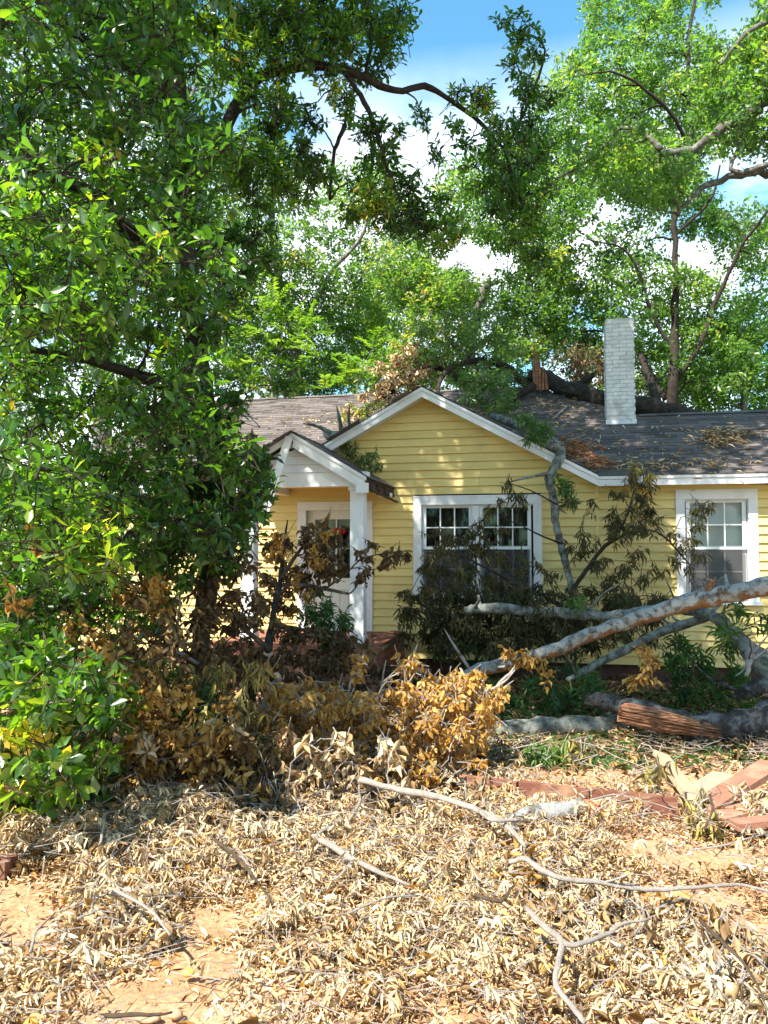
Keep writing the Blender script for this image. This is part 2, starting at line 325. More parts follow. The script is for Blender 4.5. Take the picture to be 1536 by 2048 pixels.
M['leaf_broad'] = leaf_mat('glossy broad leaf', [(0, (0.008, 0.030, 0.007)), (0.45, (0.026, 0.082, 0.012)), (0.8, (0.080, 0.170, 0.016)), (0.95, (0.16, 0.22, 0.02)), (1.0, (0.40, 0.30, 0.05))], 0.42, 0.30, 0.62, 3.7, (1.3, 1.15, 0.3), back=(0.055, 0.10, 0.035))
M['leaf_oak'] = leaf_mat('oak leaf', [(0, (0.018, 0.055, 0.012)), (0.5, (0.062, 0.135, 0.024)), (0.85, (0.135, 0.215, 0.036)), (1.0, (0.30, 0.26, 0.05))], 0.44, 0.36, 0.6, 2.8, (1.1, 1.15, 0.48), back=(0.12, 0.18, 0.075))
M['leaf_bright'] = leaf_mat('fresh bright leaf', [(0, (0.07, 0.15, 0.02)), (0.6, (0.13, 0.25, 0.03)), (1.0, (0.26, 0.34, 0.05))], 0.42, 0.5, 0.4, 2.0, (1.1, 1.1, 0.4))
M['leaf_pine'] = leaf_mat('pine needles', [(0, (0.02, 0.055, 0.02)), (1.0, (0.055, 0.11, 0.03))], 0.2, 0.6, 0.2)
M['leaf_lance'] = leaf_mat('long green leaf', [(0, (0.03, 0.085, 0.022)), (0.6, (0.065, 0.16, 0.035)), (1.0, (0.16, 0.24, 0.06))], 0.33, 0.42, 0.5, 2.0, (1.05, 1.1, 0.45))
M['leaf_olive'] = leaf_mat('wilted olive leaf', [(0, (0.040, 0.043, 0.016)), (0.5, (0.095, 0.094, 0.034)), (0.8, (0.16, 0.135, 0.05)), (1.0, (0.36, 0.31, 0.09))], 0.25, 0.6, 0.3, 1.8, (1.2, 1.0, 0.5))
M['leaf_brown'] = leaf_mat('dead brown leaf', [(0, (0.055, 0.036, 0.017)), (0.5, (0.135, 0.088, 0.040)), (0.8, (0.25, 0.17, 0.075)), (1.0, (0.40, 0.25, 0.08))], 0.22, 0.65, 0.3, 1.6, (1.2, 0.95, 0.5))
M['leaf_gold'] = leaf_mat('dead golden leaf', [(0, (0.16, 0.085, 0.024)), (0.4, (0.40, 0.225, 0.05)), (0.75, (0.55, 0.34, 0.085)), (1.0, (0.64, 0.47, 0.19))], 0.28, 0.55, 0.35, 1.5, (1.2, 0.9, 0.35))
M['leaf_litter'] = leaf_mat('dry tan litter', [(0, (0.13, 0.075, 0.035)), (0.25, (0.38, 0.235, 0.105)), (0.55, (0.64, 0.475, 0.265)), (0.86, (0.84, 0.71, 0.48)), (1.0, (0.60, 0.34, 0.08))], 0.12, 0.6, 0.3, 1.2, (1.1, 1.0, 0.7))
M['leaf_straw'] = leaf_mat('rusty pine straw', [(0, (0.2, 0.085, 0.04)), (0.6, (0.42, 0.2, 0.1)), (1.0, (0.58, 0.35, 0.2))], 0.1, 0.7, 0.2)

def ground_mat():
    m, nt, out = mat('red clay ground'); L = nt.links.new
    tcn = N(nt, 'ShaderNodeTexCoord')
    n1 = N(nt, 'ShaderNodeTexNoise', Scale=1.3, Detail=8.0, Roughness=0.65); L(tcn.outputs['Object'], n1.inputs['Vector'])
    c1 = ramp(nt, [(0.3, (0.40, 0.19, 0.095)), (0.5, (0.53, 0.295, 0.165)), (0.72, (0.62, 0.41, 0.26))]); L(n1.outputs['Fac'], c1.inputs['Fac'])
    n2 = N(nt, 'ShaderNodeTexNoise', Scale=38.0, Detail=6.0, Roughness=0.7); L(tcn.outputs['Object'], n2.inputs['Vector'])
    c2 = ramp(nt, [(0.35, (0.62, 0.6, 0.58)), (0.62, (1.1, 1.08, 1.05))]); L(n2.outputs['Fac'], c2.inputs['Fac'])
    mu = N(nt, 'ShaderNodeVectorMath', operation='MULTIPLY'); L(c1.outputs['Color'], mu.inputs[0]); L(c2.outputs['Color'], mu.inputs[1])
    ln = N(nt, 'ShaderNodeVectorMath', operation='DISTANCE'); ln.inputs[1].default_value = (0.5, 5.0, 0); L(tcn.outputs['Object'], ln.inputs[0])
    an = N(nt, 'ShaderNodeMath', operation='MULTIPLY_ADD'); an.inputs[1].default_value = 5.0; L(n1.outputs['Fac'], an.inputs[0]); L(ln.outputs['Value'], an.inputs[2])
    rg = N(nt, 'ShaderNodeMapRange'); rg.inputs['From Min'].default_value = 8.6; rg.inputs['From Max'].default_value = 10.5; L(an.outputs['Value'], rg.inputs['Value'])
    gr = ramp(nt, [(0.35, (0.05, 0.065, 0.022)), (0.65, (0.13, 0.12, 0.05))]); L(n2.outputs['Fac'], gr.inputs['Fac'])
    gm = N(nt, 'ShaderNodeMix', data_type='RGBA'); L(rg.outputs['Result'], gm.inputs['Factor']); L(mu.outputs['Vector'], gm.inputs['A']); L(gr.outputs['Color'], gm.inputs['B'])
    pb = N(nt, 'ShaderNodeBsdfPrincipled', Roughness=0.95); pb.inputs['Specular IOR Level'].default_value = 0.1; L(gm.outputs['Result'], pb.inputs['Base Color'])
    bp = N(nt, 'ShaderNodeBump', Strength=0.8, Distance=0.02); L(n2.outputs['Fac'], bp.inputs['Height']); L(bp.outputs['Normal'], pb.inputs['Normal'])
    L(pb.outputs['BSDF'], out.inputs['Surface']); return m
M['ground'] = ground_mat()

# ------------------------------------------------------------------ ground sheet
gx = np.unique(np.concatenate([np.linspace(-400, -40, 10), np.linspace(-40, -7, 34), np.arange(-7, 7, 0.09), np.linspace(7, 40, 34), np.linspace(40, 400, 10)]))
gy = np.unique(np.concatenate([np.linspace(-40, 0, 20), np.arange(0, 11, 0.09), np.linspace(11, 40, 30), np.linspace(40, 600, 14)]))
X, Yg = np.meshgrid(gx, gy, indexing='ij')
V = np.stack([X, Yg, gh(X, Yg)], -1).reshape(-1, 3)
ii = np.arange(len(gx) * len(gy)).reshape(len(gx), len(gy))
Q = np.stack([ii[:-1, :-1], ii[1:, :-1], ii[1:, 1:], ii[:-1, 1:]], -1).reshape(-1, 4)
g = np_mesh('ground', V, Q, None, M['ground'], smooth=True); g['kind'] = 'structure'; g['label'] = 'red clay yard ground littered with dead leaves'

# ------------------------------------------------------------------ the house (local axes: x right along the front, y back, z up)
TH = math.radians(12.4)
HO = np.array([0.564, 11.0, 0.0])
HR = np.array([math.cos(TH), -math.sin(TH), 0]); HB = np.array([math.sin(TH), math.cos(TH), 0])
def HW(x, y, z): return HO + HR * x + HB * y + np.array([0, 0, z])
house = thing('yellow_house', 'small yellow clapboard house with white trim and dark shingle roof, its porch damaged', 'house', HO, -TH)
AX, AZ_, SL = 0.03, 4.045, 0.545           # gable apex and slope
EAVE, MS = 2.745, 0.47                      # eave height at y=-.3 and slope of the main roof
def zmain(y): return EAVE + MS * (y + 0.3)
def zgab(x): return AZ_ - SL * abs(x - AX)
def part(name, fn, m, parent=None, smooth=False, kind=None):
    b = MB(); fn(b); return b.build(name, m, parent or house, smooth, kind, local=True)
def boxpart(name, m, x0, x1, y0, y1, z0, z1, parent=None, tint=0.5):
    b = MB(); b.box(x0, x1, y0, y1, z0, z1, tint); return b.build(name, m, parent or house, local=True)

# openings in the front wall: double window, right window, door
OPEN = [(-0.125, 1.645, 1.09, 2.49), (3.418, 4.40, 1.06, 2.52), (-1.864, -0.752, 0.2, 2.44)]
EXPO = 0.116; z = 0.22; XL, XR = -6.0, 6.6
row = 0
while z < AZ_ - 0.2:
    zt = z + EXPO
    def lim(h):
        if h < 2.63: return XL, XR
        w = (AZ_ - 0.10 - h) / SL; return AX - w, AX + w
    a0, a1 = lim(z + 0.001); b0, b1 = lim(zt + 0.012)
    if b1 <= b0: b0 = b1 = AX
    segs = [(a0, a1)]
    for (o0, o1, p0, p1) in OPEN:
        if zt > p0 + 0.02 and z < p1 - 0.02:
            new = []
            for s0, s1 in segs:
                if o1 <= s0 or o0 >= s1: new.append((s0, s1)); continue
                if o0 > s0: new.append((s0, o0))
                if o1 < s1: new.append((o1, s1))
            segs = new
    fin = []
    for s0, s1 in segs:                                     # butt joints in long runs
        if s0 < 2.4 < s1 and z < 2.63: fin += [(s0, 2.4), (2.405, s1)]
        elif s1 - s0 > 4.2 and z > 2.63: 
            k = AX + R_.uniform(-1.2, 1.2); fin += [(s0, k), (k + 0.003, s1)]
        elif s1 - s0 > 1.7 and z < 2.63 and R_.random() < .4: k = R_.uniform(s0 + .4, s1 - .4); fin += [(s0, k), (k + 0.004, s1)]
        else: fin.append((s0, s1))
    for s0, s1 in fin:
        e0 = b0 if abs(s0 - a0) < 1e-6 else s0; e1 = b1 if abs(s1 - a1) < 1e-6 else s1
        yb = -0.037 + R_.uniform(-0.0015, 0.0015); yt = -0.007; h0 = z + R_.uniform(-0.0015, 0.0015)
        b = MB(); b.hexa([(s0, yb, h0), (s1, yb, h0), (s1, 0, h0), (s0, 0, h0), (e0, yt, zt + 0.012), (e1, yt, zt + 0.012), (e1, 0, zt + 0.012), (e0, 0, zt + 0.012)], R_.random())
        b.build('siding_board', M['siding'], house, local=True)
    z = zt; row += 1
boxpart('corner_strip', M['siding'], 2.375, 2.415, -0.044, -0.002, 0.215, 2.62, tint=0.8)

# side and back walls, floor, inner wall so that the windows look into a dim room
boxpart('wall', M['siding'], -6.0, -5.94, 0.002, 8.6, 0.2, 2.75)
boxpart('wall', M['siding'], 6.54, 6.6, 0.002, 4.6, 0.2, 2.75)
boxpart('wall', M['siding'], -5.94, 3.3, 8.5, 8.6, 0.2, 2.75)
boxpart('wall', M['siding'], 3.3, 6.54, 4.5, 4.6, 0.2, 2.75)
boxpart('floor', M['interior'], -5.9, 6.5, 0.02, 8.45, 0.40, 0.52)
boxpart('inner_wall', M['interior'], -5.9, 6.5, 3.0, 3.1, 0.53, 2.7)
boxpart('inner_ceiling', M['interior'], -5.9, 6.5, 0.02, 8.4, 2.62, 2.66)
boxpart('foundation', M['foundation'], -5.9, 6.5, 0.06, 8.4, -0.3, 0.235)

# ---- roof deck
def deck(b):
    T = 0.03
    def slab(pts):
        n = len(pts); top = np.array(pts, float); bot = top - np.array([0, 0, T]); V = np.vstack([top, bot])
        for k in range(1, n - 1): b.add([top[0], top[k], top[k + 1]], T=[(0, 1, 2)]); b.add([bot[0], bot[k + 1], bot[k]], T=[(0, 1, 2)])
        for k in range(n):
            j = (k + 1) % n; b.add([top[k], top[j], bot[j], bot[k]], Q=[(0, 3, 2, 1)])
    o = -0.016
    yk = -0.3 + (AZ_ - EAVE) / MS
    def mp_(*p): slab([(x, y, zmain(y) + o) for x, y in p])
    mp_((-6.3, -0.3), (-2.36, -0.3), (-2.36, 4.4), (-6.3, 4.4)); mp_((-2.36, -0.3), (AX, yk), (AX, 4.4), (-2.36, 4.4))
    mp_((AX, yk), (2.42, -0.3), (3.25, 2.3), (1.45, 4.4), (AX, 4.4)); mp_((2.42, -0.3), (7, -0.3), (7, 2.3), (3.25, 2.3))
    slab([(-6.3, 4.4, zmain(4.4) + o), (1.45, 4.4, zmain(4.4) + o), (3.4, 6.6, zmain(2.3) + o), (5.2, 9.1, zmain(-0.3) + o), (-6.3, 9.1, zmain(-0.3) + o)])
    slab([(1.45, 4.4, zmain(4.4) + o), (3.25, 2.3, zmain(2.3) + o), (3.4, 6.6, zmain(2.3) + o)])
    slab([(3.25, 2.3, zmain(2.3) + o), (7, 2.3, zmain(2.3) + o), (7, 4.9, zmain(-0.3) + o), (3.25, 4.9, zmain(-0.3) + o)])
    yv = -0.3 + (AZ_ - EAVE) / MS
    for s in (1, -1):
        p = [(AX, -0.3, AZ_ + o), (AX, yv, AZ_ + o), (AX + s * 2.39, -0.3, EAVE + o)]
        slab(p if s < 0 else p[::-1])
part('roof', deck, M['darkwood'])
TABS = [[], []]
def tabs(p0, u, v, nu, nv, keep, store, tw=0.30, expo=0.135):
    p0, u, v = map(np.asarray, (p0, u, v)); n = np.cross(u, v); n = n / np.linalg.norm(n)
    for j in range(nv):
        off = (0.15 if j % 2 else 0) + R_.uniform(-0.02, 0.02)
        for i in range(nu):
            a = p0 + u * (i * tw + off) + v * (j * expo)
            c = a + u * tw / 2 + v * 0.07
            if not keep(c): continue
            w = tw - 0.006; L = 0.27; lift = 0.013 + R_.uniform(0, 0.005)
            c8 = [a, a + u * w, a + u * w + v * L, a + v * L]
            lo = [c8[0] + n * 0.002, c8[1] + n * 0.002, c8[2] - n * 0.006, c8[3] - n * 0.006]
            hi = [c8[0] + n * lift, c8[1] + n * (lift + R_.uniform(-0.002, 0.002)), c8[2] + n * 0.001, c8[3] + n * 0.001]
            store.append((lo + hi, R_.random()))
sv = 1 / math.hypot(1, MS)
def keep_main(c):
    x, y = c[0], c[1]
    if abs(x - AX) < 2.42 and y < -0.3 + (AZ_ - EAVE - SL * abs(x - AX)) / MS - 0.05: return False
    if y > 4.38: return False
    if x > 1.45 and y > 2.3 + max(0, (3.25 - x)) / 1.8 * 2.1 - 0.02: return False
    return True
tabs((-6.3, -0.32, zmain(-0.32) - 0.012), (1, 0, 0), (0, sv, MS * sv), 45, 42, keep_main, TABS[0])
sg = 1 / math.hypot(1, SL)
yv = -0.3 + (AZ_ - EAVE) / MS
def keep_g(c): return abs(c[0] - AX) > 0.17 and c[1] < -0.3 + (AZ_ - EAVE - SL * abs(c[0] - AX)) / MS + 0.02 and c[1] > -0.32
tabs((AX + 2.42, -0.31, EAVE - 0.012), (0, 1, 0), (-sg, 0, SL * sg), 11, 20, keep_g, TABS[0])
tabs((AX - 2.42, -0.31 + 11 * 0.3, EAVE - 0.012), (0, -1, 0), (sg, 0, SL * sg), 12, 20, keep_g, TABS[0])
b = MB()
for c8, t in TABS[0]: b.hexa(c8, t)
b.build('shingles', M['shingle'], house, kind='stuff', local=True)
b = MB()                                                    # ridge caps
b = MB()
for x in np.arange(-6.3, 1.4, 0.28): 
    y, zz = 4.4, zmain(4.4) + 0.012 + R_.uniform(0, .006)
    b = MB(); b.add([(x, y - .13, zz - .055), (x + .3, y - .13, zz - .055), (x, y, zz), (x + .3, y, zz), (x, y + .13, zz - .055), (x + .3, y + .13, zz - .055)], [(0, 1, 3, 2), (2, 3, 5, 4)], tint=R_.random())
    b.build('ridge_cap', M['shingle'], house, local=True)
for x in np.arange(3.2, 7, 0.28):
    y, zz = 2.3, zmain(2.3) + 0.012 + R_.uniform(0, .006)
    b = MB(); b.add([(x, y - .13, zz - .055), (x + .3, y - .13, zz - .055), (x, y, zz), (x + .3, y, zz), (x, y + .13, zz - .055), (x + .3, y + .13, zz - .055)], [(0, 1, 3, 2), (2, 3, 5, 4)], tint=R_.random())
    b.build('ridge_cap', M['shingle'], house, local=True)

for y in np.arange(-0.33, 2.4, 0.26):
    zz = AZ_ + 0.004 + R_.uniform(0, .005); y1 = y + .285
    b = MB(); b.add([(AX - .17, y, zz - .092), (AX - .17, y1, zz - .094), (AX, y, zz), (AX, y1, zz - .003), (AX + .17, y, zz - .092), (AX + .17, y1, zz - .094)], [(0, 2, 3, 1), (2, 4, 5, 3)], tint=R_.random())
    b.build('ridge_cap', M['shingle'], house, local=True)

# ---- rake and eave trim
def rake(s, x_end, lo, hi, y0, y1, name, x_in=0.0):
    x0 = AX + s * x_in; x1 = x_end
    z0, z1 = zgab(x0), zgab(x1)
    c = [(x0, y0, z0 - lo), (x1, y0, z1 - lo), (x1, y1, z1 - lo), (x0, y1, z0 - lo), (x0, y0, z0 - hi), (x1, y0, z1 - hi), (x1, y1, z1 - hi), (x0, y1, z0 - hi)]
    b = MB(); b.hexa(c if s > 0 else [c[k] for k in (1, 0, 3, 2, 5, 4, 7, 6)]); return b.build(name, M['white'], house, local=True)
for s, xe in ((1, 2.425), (-1, -2.365)):
    rake(s, xe, 0.060, 0.012, -0.318, -0.278, 'rake_trim')
    rake(s, xe, 0.150, 0.061, -0.300, -0.272, 'rake_board')
    rake(s, xe - s * 0.1, 0.125, 0.100, -0.271, -0.0, 'soffit')
for x0, x1 in ((2.427, 7.0), (-6.3, -2.367)):
    boxpart('eave_trim', M['white'], x0, x1, -0.316, -0.278, EAVE - 0.058, EAVE - 0.012)
    boxpart('eave_board', M['white'], x0, x1, -0.300, -0.272, EAVE - 0.146, EAVE - 0.060)
    boxpart('soffit', M['white'], x0, x1, -0.271, 0.0, EAVE - 0.120, EAVE - 0.098)

# ---- windows
def window(units, ox0, ox1, oz0, oz1, blind, label=None):
    """units: glass extents (x0, x1); outer casing extents"""
    wdw = boxpart('window', M['white'], ox0 + 0.11, ox1 - 0.11, -0.012, 0.10, oz1 - 0.135, oz1 - 0.112)   # head jamb
    if label: wdw['label'] = label
    S = lambda name, m, *a: boxpart(name, m, *a, parent=wdw)
    S('casing_board', M['white'], ox0, ox1, -0.056, 0.001, oz1 - 0.112, oz1)
    S('drip_cap', M['white'], ox0 - 0.012, ox1 + 0.012, -0.062, 0.0, oz1 + 0.001, oz1 + 0.018)
    S('casing_board', M['white'], ox0, ox0 + 0.112, -0.054, 0.002, oz0 + 0.03, oz1 - 0.113)
    S('casing_board', M['white'], ox1 - 0.112, ox1, -0.054, 0.002, oz0 + 0.03, oz1 - 0.113)
    S('sill', M['white'], ox0 - 0.02, ox1 + 0.02, -0.085, 0.07, oz0 - 0.015, oz0 + 0.029)
    S('jamb', M['white'], ox0 + 0.100, ox0 + 0.118, 0.003, 0.11, oz0 + 0.03, oz1 - 0.136)
    S('jamb', M['white'], ox1 - 0.118, ox1 - 0.100, 0.003, 0.11, oz0 + 0.03, oz1 - 0.136)
    if len(units) > 1:
        for k in range(len(units) - 1):
            S('mullion', M['white'], units[k][1] + 0.052, units[k + 1][0] - 0.052, -0.040, 0.10, oz0 + 0.03, oz1 - 0.1361)
    zt = oz1 - 0.155; zb = oz0 + 0.115; zm = 1.778
    for (x0, x1) in units:
        for up in (1, 0):
            y0, y1 = (0.012, 0.045) if up else (0.048, 0.081)
            a, c = (zm + 0.012, zt) if up else (zb, zm - 0.012)
            b = MB(); t = 0.05
            b.box(x0 - t, x0, y0, y1, a - 0.03, c + 0.04); b.box(x1, x1 + t, y0, y1, a - 0.03, c + 0.04)
            b.box(x0 - t + .001, x1 + t - .001, y0 - .001, y1 + .001, c + 0.0005, c + 0.041); b.box(x0 - t + .001, x1 + t - .001, y0 - .001, y1 + .001, a - (0.03 if up else 0.075), a - 0.0005)
            b.build('sash', M['sash'], wdw, local=True)
            wx = (x1 - x0) / 3; mz = (a + c) / 2
            for k in (1, 2): S('muntin', M['sash'], x0 + wx * k - 0.008, x0 + wx * k + 0.008, y0 + .006, y1 - .006, a, c)
            S('muntin', M['sash'], x0, x1, y0 + .007, y1 - .007, mz - 0.008, mz + 0.008)
            for i in range(3):
                for j in range(2):
                    p0 = x0 + wx * i; q0, q1 = (a, mz) if j == 0 else (mz, c)
                    tl = R_.uniform(-0.0022, 0.0022); tv = R_.uniform(-0.0022, 0.0022); ym = (y0 + y1) / 2
                    b = MB(); f = [(p0, ym - tl - tv), (p0 + wx, ym + tl - tv), (p0 + wx, ym + tl + tv), (p0, ym - tl + tv)]
                    zz = (q0, q0, q1, q1)
                    b.add([(f[n][0], f[n][1], zz[n]) for n in range(4)], [(0, 1, 2, 3)])
                    b.build('pane', M['glass'], wdw, local=True)
        S('screen', M['screen'], x0 - 0.03, x1 + 0.03, 0.005, 0.0062, zb - 0.04, zm - 0.02)
        if blind:
            b = MB(); h = zt
            while h > zm - 0.62:
                b.hexa([(x0 - .045, .118, h), (x1 + .045, .118, h), (x1 + .045, .138, h - .006), (x0 - .045, .138, h - .006), (x0 - .045, .119, h + .0215), (x1 + .045, .119, h + .0215), (x1 + .045, .139, h + .0155), (x0 - .045, .139, h + .0155)]); h -= 0.022
            b.build('blind', M['blind'], wdw, local=True, kind='stuff')
        else:
            b = MB(); n = 26
            for s0, s1 in ((x0 - .04, x0 + .10), (x0 + .14, x1 + .04)):   # drawn curtain with folds
                xs = np.linspace(s0, s1, n); ys = 0.20 + 0.018 * np.sin(np.linspace(0, 26 * (s1 - s0) * 3, n)); 
                V = [(x, y, zb - .1) for x, y in zip(xs, ys)] + [(x, y, zt + .05) for x, y in zip(xs, ys)]
                b.add(V, [(k, k + 1, n + k + 1, n + k) for k in range(n - 1)])
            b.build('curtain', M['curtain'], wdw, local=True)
    return wdw
window([(0.037, 0.646), (0.849, 1.461)], -0.137, 1.657, 1.08, 2.502, False, 'paired sash window with dark panes')
window([(3.592, 4.235)], 3.406, 4.412, 1.05, 2.531, True, 'single sash window with pale blind')

# ---- front door
door = boxpart('front_door', M['doorpaint'], -1.745, -0.872, 0.055, 0.095, 0.58, 1.30)
for k in range(7):
    x = -1.738 + k * 0.1235
    boxpart('plank', M['doorpaint'], x + .003, x + .1205, 0.038, 0.0545, 0.62, 1.16, door)
boxpart('rail', M['doorpaint'], -1.74, -0.877, 0.030, 0.0545, 1.17, 1.34, door)
boxpart('rail', M['doorpaint'], -1.74, -0.877, 0.040, 0.0945, 2.20, 2.335, door)
boxpart('stile', M['doorpaint'], -1.745, -1.63, 0.036, 0.095, 1.341, 2.199, door)
boxpart('stile', M['doorpaint'], -0.985, -0.872, 0.036, 0.095, 1.341, 2.199, door)
boxpart('pane', M['glass'], -1.63, -0.985, 0.06, 0.065, 1.341, 2.199, door)
boxpart('muntin', M['doorpaint'], -1.315, -1.295, 0.045, 0.08, 1.342, 2.198, door)
boxpart('roller_blind', M['blind'], -1.629, -0.986, 0.10, 0.104, 2.02, 2.199, door)
b = MB(); b.tube([(-0.93, 0.03, 1.45), (-0.93, -0.02, 1.45)], [.012, .012], 8); b.tube([(-0.93, -0.02, 1.45), (-0.93, -0.035, 1.45), (-0.93, -0.06, 1.45), (-0.93, -0.07, 1.45)], [.014, .03, .03, .012], 10)
b.build('door_knob', M['metal'], door, True, local=True)
boxpart('door_casing', M['white'], -1.876, -1.752, -0.045, 0.10, 0.57, 2.33)
boxpart('door_casing', M['white'], -0.865, -0.741, -0.045, 0.10, 0.57, 2.33)
boxpart('door_casing', M['white'], -1.876, -0.741, -0.048, 0.10, 2.331, 2.454)
boxpart('threshold', M['doorpaint'], -1.75, -0.867, -0.06, 0.10, 0.545, 0.579)

# wreath hanging on the door glass
wc = HW(-1.12, 0.0, 1.93)
wr = thing('wreath', 'dark berry wreath with a red bow hung on the front door glass', 'wreath', wc, -TH)
b = MB(); t = np.linspace(0, 2 * math.pi, 25); b.tube(np.stack([0.15 * np.cos(t), np.full(25, 0.02), 0.15 * np.sin(t)], 1), 0.03, 7, 0.35, cap=False); b.build('ring', M['wreath'], wr, True, local=True)
b = MB()
for k in range(46):
    a = R_.uniform(0, 2 * math.pi); r = 0.15 + R_.uniform(-.04, .04); c = np.array([r * math.cos(a), -0.01 + R_.uniform(-.012, .01), r * math.sin(a)]); q = .011
    V = [c + np.array(v) * q for v in ((1, 0, 0), (-1, 0, 0), (0, 1, 0), (0, -1, 0), (0, 0, 1), (0, 0, -1))]
    b.add(V, T=[(0, 2, 4), (2, 1, 4), (1, 3, 4), (3, 0, 4), (2, 0, 5), (1, 2, 5), (3, 1, 5), (0, 3, 5)])
b.build('berries', M['berry'], wr, True, kind='stuff', local=True)
b = MB()
for s in (1, -1):
    b.tube(smooth_path([(-0.12, -.03, .10), (-0.12 + s * .05, -.05, .14), (-.12 + s * .10, -.04, .12), (-.12 + s * .09, -.03, .06), (-0.12, -.03, .10)], 4), [.012, .03, .03, .03, .012], 6)
    b.tube(smooth_path([(-0.12, -.03, .10), (-0.12 + s * .03, -.035, .02), (-.12 + s * .05, -.03, -.07)], 4), [.012, .022, .02], 4)
o = b.build('bow', M['bow'], wr, True, local=True); o.scale = (.7, .8, .7); o.location = (-.03, 0, .03)

# ---- porch
PF = -1.5
PA = (-1.40, 3.24); PS = 0.60
def zp(x): return PA[1] - PS * abs(x - PA[0])
def post(x0, x1, z0, z1):
    p = boxpart('porch_post', M['white'], x0, x1, PF, PF + 0.17, z0, z1)
    boxpart('post_cap', M['white'], x0 - .018, x1 + .018, PF - .018, PF + .188, z1 - .055, z1 - .002, p)
    boxpart('post_base', M['white'], x0 - .012, x1 + .012, PF - .012, PF + .182, z0 + .001, z0 + .09, p)
    return p
post(-0.685, -0.512, 0.585, 2.555); post(-2.145, -1.972, 0.585, 2.555)
boxpart('porch_beam', M['white'], -2.2, -0.46, PF - 0.02, PF + 0.13, 2.556, 2.735)
boxpart('porch_beam', M['white'], -0.655, -0.53, PF + 0.131, -0.03, 2.557, 2.70)
boxpart('porch_beam', M['white'], -2.13, -2.005, PF + 0.131, -0.03, 2.557, 2.70)
boxpart('porch_ceiling', M['porchceil'], -2.004, -0.656, PF + 0.132, -0.03, 2.66, 2.685)
for k in range(4):                                          # gable boards
    z0 = 2.737 + k * 0.105; z1 = z0 + 0.104
    if zp(PA[0]) - 0.05 < z1: break
    w0 = (PA[1] - .10 - z0) / PS; w1 = max(0.01, (PA[1] - .10 - z1) / PS); w0 = min(w0, .83); w1 = min(w1, .83)
    b = MB(); y0 = PF - 0.012; y1 = PF + .03
    b.hexa([(PA[0] - w0, y0 - .022, z0), (PA[0] + w0, y0 - .022, z0), (PA[0] + w0, y1, z0), (PA[0] - w0, y1, z0), (PA[0] - w1, y0, z1), (PA[0] + w1, y0, z1), (PA[0] + w1, y1, z1), (PA[0] - w1, y1, z1)])
    b.build('gable_board', M['white'], house, local=True)
def prake(s, x1, lo, hi, y0, y1, name, m='white', x_in=0.0):
    x0 = PA[0] + s * x_in; z0, z1 = zp(x0), zp(x1)
    c = [(x0, y0, z0 - lo), (x1, y0, z1 - lo), (x1, y1, z1 - lo), (x0, y1, z0 - lo), (x0, y0, z0 - hi), (x1, y0, z1 - hi), (x1, y1, z1 - hi), (x0, y1, z0 - hi)]
    b = MB(); b.hexa(c if s > 0 else [c[k] for k in (1, 0, 3, 2, 5, 4, 7, 6)]); return b.build(name, M[m], house, local=True)
prake(1, -0.44, 0.055, 0.012, PF - .17, PF - .125, 'rake_trim')
prake(1, -0.46, 0.190, 0.056, PF - .15, PF - .122, 'rake_board', x_in=0.004)
boxpart('rake_return', M['white'], -0.575, -0.415, PF - .156, PF - .118, zp(-.5) - .245, zp(-.5) - .12)
o = prake(-1, -2.36, 0.085, 0.012, PF - .17, PF - .125, 'rake_trim'); o['label'] = 'bare left rake strip whose board has fallen'
prake(-1, -2.36, 0.19, 0.055, PF - .02, PF - .006, 'rake_backing', 'darkwood', x_in=0.01)
prake(1, -0.42, 0.05, 0.014, PF - .12, -0.03, 'porch_roof', 'darkwood')
prake(-1, -2.40, 0.05, 0.014, PF - .12, -0.03, 'porch_roof', 'darkwood')
prake(1, -0.45, 0.10, 0.055, PF - .118, PF - .02, 'soffit')
# torn right eave: dark splintered rafters and a hanging strip
b = MB(); ys = np.linspace(PF - .12, 0.25, 14)
for k in range(13):
    y0, y1 = ys[k], ys[k + 1]; sag = 0.004 * k; d = R_.uniform(.07, .13)
    x0 = -0.43 + R_.uniform(-.012, .012); zt = zp(-.42) - .02 - sag
    b.box(x0 - .05, x0, y0, y1 - .002, zt - d, zt)
b.build('torn_eave', M['darkwood'], house, local=True)
b = MB()
b.hexa([(-.44, PF - .05, zp(-.42) - .155), (-.40, PF - .05, zp(-.42) - .16), (-.36, .02, zp(-.42) - .225), (-.41, .02, zp(-.42) - .22), (-.44, PF - .05, zp(-.42) - .135), (-.40, PF - .05, zp(-.42) - .14), (-.36, .02, zp(-.42) - .205), (-.41, .02, zp(-.42) - .20)])
b.build('hanging_strip', M['darkwood'], house, local=True)
boxpart('eave_block', M['white'], -0.60, -0.42, -0.32, -0.16, 2.50, 2.556)
sp = 1 / math.hypot(1, PS)
st = []
tabs((-0.40, PF - .16, zp(-.40) - .008), (0, 1, 0), (-sp, 0, PS * sp), 6, 9, lambda c: c[0] > PA[0] + 0.12 and c[1] < 0.25, st)
tabs((-2.42, PF - .16 + 6 * .3, zp(-2.42) - .008), (0, -1, 0), (sp, 0, PS * sp), 7, 9, lambda c: c[0] < PA[0] - 0.12 and c[1] < 0.3 and c[1] > PF - .2, st)
b = MB()
for c8, t in st: b.hexa(c8, t)
b.build('porch_shingles', M['shingle'], house, kind='stuff', local=True)
